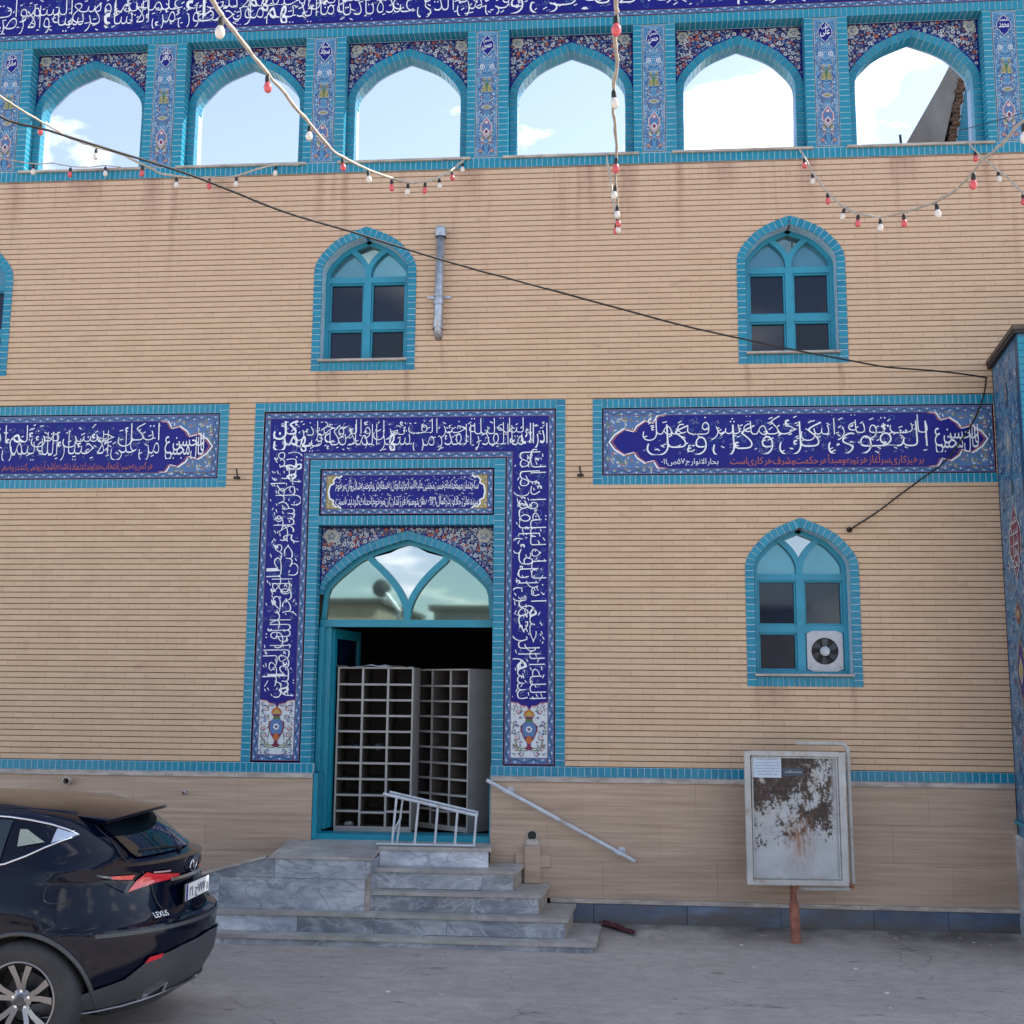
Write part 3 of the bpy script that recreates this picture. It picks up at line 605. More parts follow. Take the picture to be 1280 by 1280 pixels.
# ---- solid core behind everything
core = MB()
def wallbox(x0, x1, z0, z1, y0=.28, y1=.36): core.box(x0, x1, y0, y1, z0, z1, 'dark_room')
wallbox(BX0, JL1 - .002, -.3, 7.87); wallbox(JR0 + .002, BX1, -.3, 7.87); wallbox(JL1 - .002, JR0 + .002, 3.95, 7.87)
core.box(BX0, BX1, .361, 8.6, 7.74, 7.86, 'concrete'); core.box(BX0, BX1, 8.6, 8.8, -.3, 7.86, 'stucco'); core.box(BX0 - .2, BX0, .0, 8.8, -.3, 7.86, 'stucco'); core.box(BX1, BX1 + .2, .0, 8.8, -.3, 7.86, 'stucco')
core.build('wall_core', B)
room = MB()
room.box(-4.6, 1.2, .36, 5.2, .62, .72, 'dark_room'); room.box(-4.6, 1.2, .36, 5.2, 4.2, 4.3, 'dark_room'); room.box(-4.7, -4.6, .36, 5.2, .62, 4.3, 'dark_room'); room.box(1.2, 1.3, .36, 5.2, .62, 4.3, 'dark_room'); room.box(-4.7, 1.3, 5.2, 5.3, .62, 4.3, 'dark_room')
room.build('entrance_hall', B)
# ---- travertine cladding, ledges, plinth
slabs = []
def clad(x0, x1, zs):
    for j, (a, b) in enumerate(zip(zs, zs[1:])):
        x = x0 - (0, .55, .2, .8)[j % 4]
        while x < x1:
            u, v = max(x, x0), min(x + 1.12, x1); x += 1.12
            if v - u > .02: slabs.append((u, v, a, b))
ZC = [.205, .60, .96, 1.322]
clad(BX0, -3.045, ZC); clad(-1.222, 3.885, ZC)
for u, v, a, b in slabs: MB().slab(u + .0006, v - .0006, -.018 + R.uniform(-.0004, .0004), .06, a + .0005, b - .0005, 'trav', .0008).build('stone_slab', B)
MB().box(BX0, -3.045, -.010, .0, .2, 1.322, 'mortar').box(-1.222, 3.885, -.010, .0, .2, 1.322, 'mortar').build('slab_bedding', B)
for x0, x1 in ((BX0, -3.045), (-1.222, 3.885)):
    n = max(1, round((x1 - x0) / 1.6)); p = (x1 - x0) / n
    for i in range(n):
        MB().slab(x0 + i * p + .001, x0 + (i + 1) * p - .001, -.036, .05, 1.323, 1.371, 'ledge', .004).build('ledge_stone', B)
for x0, x1 in ((BX0, -3.3), (-.62, 3.885)):
    n = max(1, round((x1 - x0) / 1.6)); p = (x1 - x0) / n
    for i in range(n): MB().slab(x0 + i * p + .001, x0 + (i + 1) * p - .001, -.040, .05, .163, .204, 'ledge', .006).build('ledge_stone', B)
xs = [BX0, -8, -6.8, -5.5, -4.3, -3.3]; 
for a, b in list(zip(xs, xs[1:])) + [(-.62, -.19), (-.19, .72), (.72, 1.62), (1.62, 2.5), (2.5, 3.2), (3.2, 3.885)]:
    MB().slab(a + .0015, b - .0015, -.024, .05, -.3, .162, 'plinth', .003).build('plinth_slab', B)
# ================================================================== WINDOWS
def ring_panel(mb, outer, inner, y, k):
    n = len(outer)
    mb.add([(x, y, z) for x, z in outer] + [(x, y, z) for x, z in inner], [(i, i + 1, n + i + 1, n + i) for i in range(n - 1)], k)
def reveal(mb, P, y0, y1, k):
    n = len(P); mb.add([(x, y0, z) for x, z in P] + [(x, y1, z) for x, z in P], [(i, i + 1, n + i + 1, n + i) for i in range(n - 1)], k)
def bar(mb, P, w_, y0, y1, k):
    """flat strip following xz points, centred, with depth"""
    n = len(P); A = []; Bq = []
    for i, p in enumerate(P):
        a = P[max(i - 1, 0)]; b = P[min(i + 1, n - 1)]; t = Vector((b[0] - a[0], b[1] - a[1])).normalized()
        A.append((p[0] - t.y * w_ / 2, p[1] + t.x * w_ / 2)); Bq.append((p[0] + t.y * w_ / 2, p[1] - t.x * w_ / 2))
    for i in range(n - 1):
        q = [Bq[i], Bq[i + 1], A[i + 1], A[i]]
        mb.hexa([(x, y0, z) for x, z in (q[0], q[1])] + [(x, y1, z) for x, z in (q[1], q[0])] + [(x, y0, z) for x, z in (q[3], q[2])] + [(x, y1, z) for x, z in (q[2], q[3])], k)
def splitframe(cx, iz, inner, zt, hb, xb, zb_, n=9):
    """branch of the Y tracery: from (cx,zt) rising and bending out to meet the arch at (+-xb, zb_)"""
    L = []
    for i in range(n + 1):
        t = i / n; x = xb * t ** 1.7 * (1 if True else 0); z_ = zt + hb * .0 + (zb_ - zt) * (t ** .72); L.append((cx + x, z_))
    return L
tile_meshes = {}
def tile_box(dx, dz, dep):
    k = (round(dx, 4), round(dz, 4), round(dep, 3))
    if k not in tile_meshes: tile_meshes[k] = MB().slab(0, dx, 0, dep, 0, dz, 'tile', .0025).mesh('tile')
    return tile_meshes[k]
def make_window(cx, zb, zs, rise, hw, kind, lab):
    W = piece('window', B); W['label'] = lab
    RW = .09; D = .215
    outer = arch(cx, zs, hw, rise); inner = offs(outer, RW)
    inner = [(x, max(z_, zs)) if i in (0, len(outer) - 1) else (x, z_) for i, (x, z_) in enumerate(inner)]
    seat = zb + .128                                    # top of the row under the sill
    iw = hw - RW
    # jamb tiles
    n = round((zs - zb) / .069); p = (zs - zb) / n
    for sx in (-1, 1):
        x0 = cx - hw if sx < 0 else cx + iw
        for i in range(n): link('tile', tile_box(RW, p - .010, D), W, loc=(x0, -.008, zb + i * p + .005))
    for P in arch_tiles(outer, inner, -.008, D - .006, .070, .010): MB().hexa(P, 'tile').build('tile', W)
    m = round(2 * iw / .052); p = 2 * iw / m
    for i in range(m): link('tile', tile_box(p - .005, .098, .05), W, loc=(cx - iw + i * p + .0025, -.002, zb + .002))
    gr = MB(); P2 = [(cx - hw, zb)] + outer + [(cx + hw, zb)]; I2 = [(cx - iw, zb)] + inner + [(cx + iw, zb)]
    ring_panel(gr, P2, I2, -.0030, 'grout'); sh = [(x * .0 + x + (.0025 if x < cx else -.0025 if x > cx else 0), z_ - .001) for x, z_ in I2]
    reveal(gr, sh, -.0030, D, 'grout'); gr.box(cx - iw, cx + iw, .002, .1, zb, zb + .1, 'grout'); gr.build('grout', W)
    MB().slab(cx - iw - .012, cx + iw + .004, -.045, D, zb + .103, zb + .128, 'ledge', .005).build('sill', W)
    # frame
    y0, y1 = D - .055, D + .01; FW = .05; k = 'paint'
    fr = MB(); f_in = offs([(cx - iw, zs)] + inner[1:-1] + [(cx + iw, zs)], FW)
    loop = [(cx - iw + FW / 2, seat)] + offs([(cx - iw, zs)] + inner[1:-1] + [(cx + iw, zs)], FW / 2) + [(cx + iw - FW / 2, seat)]
    bar(fr, loop, FW, y0, y1, k)
    bz = seat + FW / 2; fr.box(cx - iw + FW, cx + iw - FW, y0, y1, seat + .001, seat + FW * .7, k)
    t1 = seat + .945 if kind != 'd' else seat + .985; t2 = seat + .415 if kind != 'd' else seat + .455
    fr.box(cx - iw + FW, cx + iw - FW, y0 - .002, y1, t1 - .034, t1 + .034, k)
    fr.box(cx - iw + FW, cx - .04, y0 - .002, y1, t2 - .038, t2 + .038, k); fr.box(cx + .04, cx + iw - FW, y0 - .002, y1, t2 - .038, t2 + .038, k)
    fr.box(cx - .04, cx + .04, y0 - .006, y1, seat + FW * .7, t1 - .034, k)
    br = splitframe(cx, 0, inner, t1 + .03, 0, .225, zs + rise - RW - .095)
    bl = [(2 * cx - x, z_) for x, z_ in br]
    bar(fr, br, .058, y0 - .003, y1, k); bar(fr, bl, .058, y0 - .0045, y1, k)
    fr.build('frame', W)
    # sashes: narrow raised beads round each lower pane
    sh_ = MB(); panes = []
    for sx in (-1, 1):
        a, b = (cx - iw + FW, cx - .04) if sx < 0 else (cx + .04, cx + iw - FW)
        for q0, q1 in ((seat + FW * .7, t2 - .038), (t2 + .038, t1 - .034)):
            fan = kind == 'd' and sx > 0 and q0 < t2 - .1
            s_ = .02
            for u0, u1, v0, v1 in ((a, b, q0, q0 + s_), (a, b, q1 - s_, q1), (a, a + s_, q0 + s_, q1 - s_), (b - s_, b, q0 + s_, q1 - s_)): sh_.slab(u0, u1, y0 + .012, y1, v0, v1, k, .004)
            if not fan: panes.append(((a + s_, b - s_, q0 + s_, q1 - s_), 'glass_grey' if (sx > 0 and q0 < t2 - .1) or (kind == 'd' and q0 < t2 - .1) else 'glass_dark'))
    sh_.build('sash', W)
    for (u0, u1, v0, v1), mk in panes: MB().box(u0, u1, y1 - .016 + R.uniform(-.002, .002), y1 - .008, v0, v1, mk).build('glass_pane', W)
    # arched panes and the diamond pane
    ii = [(x, z_) for x, z_ in f_in]; mid = len(ii) // 2
    left = [p_ for p_ in ii[:mid + 1] if p_[0] < cx - .205 and p_[1] > t1 + .03]
    Lp = [(ii[0][0], t1 + .03)] + left + bl[::-1][:-1] + [(cx, t1 + .03)]
    for pts, mk in ((Lp, 'glass_teal'), ([(2 * cx - x, z_) for x, z_ in Lp][::-1], 'glass_teal')):
        fixn(MB().ext(pts[::-1], y1 - .015, y1 - .010, mk).build('glass_pane', W))
    top = [p_ for p_ in ii if abs(p_[0] - cx) < .2 and p_[1] > zs]
    dm = [(cx, t1 + .03)] + br[1:] + [(2 * cx - x, z_) for x, z_ in top if x <= cx] + [(cx, ii[mid][1])] + [(x, z_) for x, z_ in top if x < cx][::-1] + bl[::-1][:-1]
    dm2 = [(cx, t1 + .03)] + br[1:] + [(cx + .11, ii[mid][1] - .052), (cx, ii[mid][1]), (cx - .11, ii[mid][1] - .052)] + bl[::-1][:-1]
    fixn(MB().ext(dm2, y1 - .0165, y1 - .0125, 'glass_clear' if kind == 'd' else 'glass_refl').build('glass_pane', W))
    MB().box(cx - iw, cx + iw, y1 + .001, y1 + .012, seat, zs + rise - .02, 'black').build('blackout_board', W) if False else None
    bb = MB(); bb.ext([(cx - iw + .01, seat)] + [(x * 1, z_) for x, z_ in [(cx + iw - .01, seat)]] + [(x, z_) for x, z_ in inner[::-1]], y1 + .003, y1 + .010, 'black'); fixn(bb.build('backing_board', W))
    return t1, t2, seat, iw
for wn_ in WINS: info = make_window(*wn_)
# ================================================================== INSCRIPTIONS
def corner_flower(c, x, z, sx, sz, w_, h_, L=3):
    """gilded floral corner of a cartouche, growing from the outer corner (x,z)"""
    r_ = random.Random(3)
    for i in range(120):
        a, b = r_.random(), r_.random()
        if a * a * .9 + b * b * .9 > 1.0 and a + b > 1.25: continue
        px, pz = x + sx * a * w_, z + sz * b * h_
        c.leaf(px, pz, h_ * .17, h_ * .055, r_.uniform(0, 6.28), r_.choice(('cream', 'olive', 'green', 'wht', 'border', 'rust', 'cream', 'olive')), L)
def cartouche(c, x0, z0, x1, z1, L, lobed=(1, 1), fld='navy'):
    """navy field with lobed ends, white and rust outline, floral corners"""
    H = z1 - z0; zm = (z0 + z1) / 2; d = H * 1.02
    def end(xe, s):        # from bottom to top on the s side
        seq = [(0, -.5), (.13, -.49), (.20, -.36), (.36, -.40), (.50, -.30), (.55, -.20), (.74, -.25), (.90, -.14), (1., 0)]
        seq = [(u * d, v * H) for u, v in seq]; seq += [(u, -v) for u, v in seq[-2::-1]]
        return [(xe - s * d + s * u, zm + v) for u, v in seq]
    Rr = end(x1, 1) if lobed[1] else [(x1, z0), (x1, z1)]; Ll = end(x0, -1)[::-1] if lobed[0] else [(x0, z1), (x0, z0)]
    c.rect(x0, z0, x1, z1, 'lblue', L)
    for xx, s, on in ((x0, 1, lobed[0]), (x1, -1, lobed[1])):
        if on:
            c.rect(min(xx, xx + s * d), z0, max(xx, xx + s * d), z1, 'lblue', L + .5)
            corner_flower(c, xx, z0, s, 1, d * .95, H * .47, L + 1); corner_flower(c, xx, z1, s, -1, d * .95, H * .47, L + 1)
    c.poly(Rr + Ll, fld, L + 2)
    for P, on in ((Rr, lobed[1]), (Ll, lobed[0])):
        if on: c.rib(P, H * .030, 'white', L + 3); c.rib([(x * .985 + .015 * (x0 + x1) / 2, z_) for x, z_ in P], H * .02, 'rust', L + 4)
def joints(c, x0, z0, x1, z1, L, sx=.2, sz=.2):
    n = round((x1 - x0) / sx)
    for i in range(1, n): x = x0 + (x1 - x0) * i / n; c.rect(x - .0009, z0, x + .0009, z1, 'deep', L)
    m = round((z1 - z0) / sz)
    for i in range(1, m): z_ = z0 + (z1 - z0) * i / m; c.rect(x0, z_ - .0009, x1, z_ + .0009, 'deep', L)
def swirls(c, x0, z0, x1, z1, L, n, seed, cols=('grey', 'lblue', 'teal'), r0=.02, r1=.045):
    r_ = random.Random(seed)
    for i in range(n):
        r__ = r_.uniform(r0, r1); x, z_ = r_.uniform(x0 + r__, x1 - r__), r_.uniform(z0 + r__, z1 - r__)
        c.spiral(x, z_, r__, r_.uniform(0, 6), .9, r_.choice(cols), .0045, L, r_.choice((-1, 1)))
PY = .012
def side_panel(x0, x1, z0, z1, lob, name_txt, main, small, ref, seed, lab):
    P = piece('inscription_panel', B); P['label'] = lab
    MB().box(x0, x1, PY, .1, z0, z1, 'g_deep').build('panel_board', P)
    c = Canvas(); c.rect(x0, z0, x1, z1, 'black', 0); i_ = .012; v = .062
    c.rect(x0 + i_, z0 + i_, x1 - i_, z1 - i_, 'border', 1)
    vine(c, x0 + i_, z0 + i_, x1 - i_, z0 + i_ + v); vine(c, x0 + i_, z1 - i_ - v - .012, x1 - i_, z1 - i_ - .012)
    if lob[0]: vine(c, x0 + i_, z0 + i_ + v, x0 + i_ + v, z1 - i_ - v)
    if lob[1]: vine(c, x1 - i_ - v, z0 + i_ + v, x1 - i_, z1 - i_ - v)
    a, b, e, f = x0 + (i_ + v if lob[0] else 0), x1 - (i_ + v if lob[1] else 0), z0 + i_ + v, z1 - i_ - v - .012
    cartouche(c, a, e, b, f, 4, lob); H = f - e
    swirls(c, a + H * 1.1, e + H * .22, b - H * 1.1, f - .01, 7, 110, seed); joints(c, a + H, e, b - H, f, 8)
    c.build('painted_glaze', P, y=PY)
    ly = PY - .0145
    s = Script(); nx1 = b - H * .98 if lob[1] else b; nx0 = a + H * .62 if lob[0] else a
    s.strip(main, nx0, nx1 - .03, e + H * .24, f - H * .02, ly, size=H * .80, seed=seed, bold=-.021)
    if lob[1]:
        s.strip(name_txt, b - H * .98 + .02, b - H * .16, e + H * .25, e + H * .78, ly, size=H * .42, seed=seed + 1, marks=False)
    s.build('lettering', P)
    s2 = Script('g_rust'); q0 = a + (H * 2.2 if ref else H * .9); s2.strip(small, q0, b - H * 1.15, e + H * .03, e + H * .25, ly, rows=1, size=H * .19, seed=seed, marks=False, bold=.004); s2.build('caption', P)
    if ref:
        s3 = Script(); s3.strip(ref, a + H * .95, a + H * 2.0, e + H * .04, e + H * .25, ly, rows=1, size=H * .15, marks=False); s3.build('source_note', P)
side_panel(RP[0] + T, RP[1], RP[2] + T, RP[3] - T, (1, 1), 'قال الحسن مجتبی ع', 'التقوى باب كل توبة و رأس كل حكمة و شرف كل عمل', 'پرهیزکاری سرآغاز هر توبه و مبدأ هر حکمت و شرف هر کاری است', 'بحار الانوار ج ۷۵ ص ۱۱۰', 5, 'long blue calligraphy panel right of the portal')
side_panel(LP[0] + .3, LP[1] - T, LP[2] + T, LP[3] - T, (0, 1), 'قال الحسن مجتبی ع', 'من اتكل على حسن الاختيار من الله لم يتمن انه في غير الحال التى اختارها الله له', 'هر کس به حسن انتخاب خداوند اعتماد داشته باشد آرزو نمی کند در وضعی غیر از آن باشد که خدا برای او خواسته', '', 11, 'long blue calligraphy panel left of the portal')
# the great portal band
P = piece('portal_inscription', B)
qx0, qx1, qz1 = PX0 + T, PX1 - T, PZ - T                       # outer edge of ceramic
ix0, ix1, iz1 = JL0, JR1, 4.632                                # inner edge
bd = MB(); bd.box(qx0, ix0, PY, .1, 1.472, qz1, 'g_deep').box(ix1, qx1, PY, .1, 1.472, qz1, 'g_deep').box(ix0, ix1, PY, .1, iz1, qz1, 'g_deep'); bd.build('panel_board', P)
c = Canvas(); v = .066; e = .014
for x0, x1, z0, z1 in ((qx0, ix0, 1.478, qz1), (ix1, qx1, 1.478, qz1), (ix0, ix1, iz1, qz1)): c.rect(x0, z0, x1, z1, 'black', 0)
a0, a1, za = qx0 + e + v, ix0 - e - v, qz1 - e - v              # left column field; zb = bottom of the top field
b0, b1 = ix1 + e + v, qx1 - e - v; zb_ = iz1 + e + v
vine(c, qx0 + e, qz1 - e - v, qx1 - e, qz1 - e); vine(c, qx0 + e, 1.49, qx0 + e + v, qz1 - e - v); vine(c, qx1 - e - v, 1.49, qx1 - e, qz1 - e - v)
vine(c, ix0 - e - v, 1.49, ix0 - e, iz1 + e); vine(c, ix1 + e, 1.49, ix1 + e + v, iz1 + e); vine(c, ix0 - e - v, iz1 + e, ix1 + e + v, iz1 + e + v)
vine(c, a0, 1.49, a1, 1.49 + v); vine(c, b0, 1.49, b1, 1.49 + v)
zv = 2.13
c.rect(a0, zv, a1, za, 'navy', 4); c.rect(b0, zv, b1, za, 'navy', 4); c.rect(a1, zb_, b0, za, 'navy', 4)
swirls(c, a0, zv, a1, za, 5, 90, 21); swirls(c, b0, zv, b1, za, 5, 90, 22); swirls(c, a1, zb_, b0, za, 5, 70, 23)
joints(c, a0, zv, a1, za, 6, .35, .2); joints(c, b0, zv, b1, za, 6, .35, .2); joints(c, a1, zb_, b0, za, 6, .2, .4)
def vase(c, x0, x1, z0, z1, seed):
    cx = (x0 + x1) / 2; w_ = x1 - x0; h = z1 - z0; L = 4
    c.rect(x0, z0, x1, z1, 'wht', L)
    zt = z1
    c.poly([(x0, zt + .001), (x0, zt - .02), (cx - w_ * .30, zt - .03), (cx - w_ * .22, zt - .055), (cx - w_ * .07, zt - .06), (cx, zt - .10), (cx + w_ * .07, zt - .06), (cx + w_ * .22, zt - .055), (cx + w_ * .30, zt - .03), (x1, zt - .02), (x1, zt + .001)], 'navy', L + 1)
    c.rib([(x0, zt - .02), (cx - w_ * .30, zt - .03), (cx - w_ * .22, zt - .055), (cx - w_ * .07, zt - .06), (cx, zt - .10), (cx + w_ * .07, zt - .06), (cx + w_ * .22, zt - .055), (cx + w_ * .30, zt - .03), (x1, zt - .02)], .009, 'rust', L + 2)
    i0 = len(c.P); r_ = random.Random(seed)
    # right half, mirrored after
    for k_, (u, v_, rr) in enumerate(((.30, .80, .030), (.36, .60, .022), (.33, .34, .028), (.36, .14, .022), (.16, .88, .02), (.40, .90, .018), (.22, .06, .022), (.40, .45, .016))):
        c.spiral(cx + u * w_, z0 + v_ * h, rr * 1.6, r_.uniform(0, 6), .9, 'navy', .0048, L + 2); c.rose(cx + u * w_, z0 + v_ * h, rr * .75, r_.choice(('rust', 'lblue', 'orange')), 'white', 'navy', L + 3)
    for k_ in range(70):
        c.leaf(cx + r_.uniform(.20, .46) * w_, z0 + r_.uniform(.03, .88) * h, .028, .010, r_.uniform(0, 6.28), r_.choice(('green', 'navy', 'lblue', 'rust', 'olive')), L + 2)
    c.rib([(cx + .05 * w_, z0 + .16 * h), (cx + .30 * w_, z0 + .17 * h), (cx + .40 * w_, z0 + .32 * h)], .012, 'olive', L + 3); c.rib([(cx + .05 * w_, z0 + .12 * h), (cx + .34 * w_, z0 + .13 * h), (cx + .44 * w_, z0 + .24 * h)], .008, 'green', L + 3)
    c.mirror(cx, i0)
    vs = [(.05, .13), (.12, .16), (.05, .20), (.05, .25), (.16, .36), (.23, .48), (.21, .56), (.10, .62), (.09, .68), (.15, .71)]
    c.poly([(cx + u * w_, z0 + q * h) for u, q in vs] + [(cx - u * w_, z0 + q * h) for u, q in vs[::-1]], 'maroon', L + 4)
    c.poly([(cx + u * w_ * .82, z0 + q * h) for u, q in vs[4:8]] + [(cx - u * w_ * .82, z0 + q * h) for u, q in vs[4:8][::-1]], 'lblue', L + 5)
    c.rose(cx, z0 + .49 * h, .035, 'white', 'navy', 'yellow', L + 6); c.lob(cx, z0 + .31 * h, .06, .10, 'orange', L + 6); c.rect(cx - .09 * w_, z0 + .62 * h, cx + .09 * w_, z0 + .67 * h, 'green', L + 6)
    c.poly([(cx - .15 * w_, z0 + .72 * h), (cx + .15 * w_, z0 + .72 * h), (cx + .12 * w_, z0 + .79 * h), (cx, z0 + .84 * h), (cx - .12 * w_, z0 + .80 * h)], 'orange', L + 6)
    c.poly([(cx - .12 * w_, z0 + .73 * h), (cx + .12 * w_, z0 + .73 * h), (cx, z0 + .81 * h)], 'yellow', L + 8)
vase(c, a0, a1, 1.49 + v, zv, 2); vase(c, b0, b1, 1.49 + v, zv, 4)
c.build('painted_glaze', P, y=PY)
s = Script(); ly = PY - .0125
s.strip('بسم الله الرحمن الرحيم انا انزلناه في ليلة القدر و ما ادراك ما', b0 + .01, b1 - .01, zv + .0, zb_ + .02, ly, rot=-1, size=.36, seed=31, bold=-.021)
s.strip('ما ليلة القدر ليلة القدر خير من الف شهر تنزل الملائكة والروح فيها باذن', a1 - .12, b0 + .12, zb_ + .01, za - .01, ly, size=.345, seed=32, bold=-.021)
s.strip('ربهم من كل امر سلام هى حتى مطلع الفجر صدق الله العلى العظيم', a0 + .01, a1 - .01, zv + .0, zb_ + .02, ly, rot=1, size=.36, seed=33, bold=-.021)
s.strip('من كل', a0 + .01, a0 + .30, zb_ + .03, za - .02, ly, size=.28, seed=34); s.strip('ادراك', b1 - .30, b1 - .01, zb_ + .03, za - .02, ly, size=.28, seed=35)
s.build('lettering', P)
# plaque over the door
P = piece('dedication_plaque', B); x0, x1, z0, z1 = JL1, JR0, 4.036, 4.534
MB().box(x0, x1, PY, .1, z0, z1, 'g_deep').build('panel_board', P)
c = Canvas(); c.rect(x0, z0, x1, z1, 'black', 0); v = .062; e = .012
vine(c, x0 + e, z1 - e - v, x1 - e, z1 - e, per=.12); vine(c, x0 + e, z0 + e, x1 - e, z0 + e + v, per=.12); vine(c, x0 + e, z0 + e + v, x0 + e + v, z1 - e - v, per=.12); vine(c, x1 - e - v, z0 + e + v, x1 - e, z1 - e - v, per=.12)
a, b, f, h_ = x0 + e + v, x1 - e - v, z0 + e + v, z1 - e - v
c.rect(a, f, b, h_, 'yellow', 4)
for sx, xx in ((1, a), (-1, b)):
    corner_flower(c, xx, f, sx, 1, .2, .12, 5); corner_flower(c, xx, h_, sx, -1, .2, .12, 5)
Hh = h_ - f; zm = (f + h_) / 2
sq = [(0, -.5), (.10, -.42), (.16, -.47), (.26, -.36), (.24, -.26), (.36, -.20), (.40, 0)]
Rr = [(b - .40 * Hh - .02 + u * Hh, zm + q * Hh) for u, q in sq] + [(b - .40 * Hh - .02 + u * Hh, zm - q * Hh) for u, q in sq[-2::-1]]; Ll = [(a + b - x, z_) for x, z_ in Rr][::-1]
c.poly(Rr + Ll, 'navy', 7); c.rib(Rr, .018, 'white', 8); c.rib(Ll, .018, 'white', 8); joints(c, a + .1, f, b - .1, h_, 9, .2, .2); c.build('painted_glaze', P, y=PY)
s = Script(); s.strip('ساختمان مسجد امام حسن مجتبی علیه السلام اردلجان به سفارش و توصیه شادروان مرحوم', a + .09, b - .09, zm + .005, h_ - .01, PY - .014, rows=1, size=.125, marks=True, seed=3)
s.strip('سید علی جلالی درسال ۱۳۹۰ ه.ش توسط فرزندان آن مرحوم احداث گردیده است', a + .09, b - .09, f + .012, zm - .01, PY - .014, rows=1, size=.125, marks=True, seed=4); s.build('lettering', P)
# ================================================================== ARCADE
AZS, ARISE = 8.745, .655
def flowers(c, inside, x0, x1, z0, z1, L, seed, n=150):
    r_ = random.Random(seed); pts = []
    for i in range(n * 40):
        x, z_ = r_.uniform(x0, x1), r_.uniform(z0, z1); rr = r_.choice((.011, .014, .018, .022) if i < n * 4 else (.009, .012, .015))
        if not inside(x, z_, rr + .006): continue
        if any(math.hypot(x - p[0], z_ - p[1]) < (rr + p[2]) * .86 for p in pts): continue
        pts.append((x, z_, rr))
        k = r_.random()
        if k < .46: c.circ(x, z_, rr, 'wht', L, 8); c.circ(x, z_, rr * .55, 'deep', L + 1, 6); c.circ(x, z_, rr * .25, 'yellow', L + 2, 4)
        elif k < .72: c.rose(x, z_, rr, 'lblue', 'navy', 'wht', L, 5)
        elif k < .86: c.rose(x, z_, rr * 1.1, 'orange', 'rust', 'maroon', L, 4)
        else: c.rose(x, z_, rr, 'grey', 'navy', 'yellow', L, 5)
        if len(pts) >= n: break
    for i in range(int(n * .8)):
        x, z_ = r_.uniform(x0, x1), r_.uniform(z0, z1)
        if inside(x, z_, .02): c.leaf(x, z_, .03, .008, r_.uniform(0, 6.28), r_.choice(('wht', 'orange', 'lblue', 'grey')), L - 1)
def spandrel_canvas(x0, x1, zs, rise, zt, hw, seed, n, med):
    """flowered spandrels filling the box above a pointed arch; origin kept in world space"""
    cx = (x0 + x1) / 2; c = Canvas()
    ar = arch(cx, zs, hw, rise, 2); mid = len(ar) // 2
    Lh = [(x0, zs)] + ar[1:mid + 1] + [(cx, zt), (x0, zt)]
    c.poly(Lh[::-1], 'deep', 0); c.poly([(2 * cx - x, z_) for x, z_ in Lh], 'deep', 0)
    c.rib(offs(ar, -.018)[2:-2], .022, 'navy', 1)
    c.rib([(x0 + .008, zs + .05), (x0 + .008, zt)], .012, 'navy', 1); c.rib([(x1 - .008, zs + .05), (x1 - .008, zt)], .012, 'navy', 1)
    ox = offs(ar, -.03)
    def ins(x, z_, m):
        if x < x0 + m or x > x1 - m or z_ > zt - m: return False
        dz = z_ - m * .9 - zs
        return dz > 0 and abs(x - cx) - m > halfw(z_ - m * .6, zs, hw, rise)
    flowers(c, ins, x0, x1, zs, zt, 3, seed, n)
    for s_ in (-1, 1):
        mx_ = cx + s_ * (hw - med * 1.55); mz = zt - med * 1.35
        pts = [(mx_ + med * 1.05 * (1 + .10 * math.cos(6 * t)) * math.cos(t), mz + med * (1 + .10 * math.cos(6 * t)) * math.sin(t)) for t in [q * 6.283 / 24 for q in range(24)]]
        c.poly(pts, 'cream', 6)
        r_ = random.Random(seed + s_)
        for i in range(9): t = r_.uniform(0, 6.28); c.rib([(mx_ + med * .7 * math.cos(t), mz + med * .7 * math.sin(t)), (mx_ + med * .25 * math.cos(t + 1.5), mz + med * .25 * math.sin(t + 1.5)), (mx_ + med * .6 * math.cos(t + 2.6), mz + med * .6 * math.sin(t + 2.6))], med * .09, 'grey' if i % 3 else 'teal', 7)
    return c
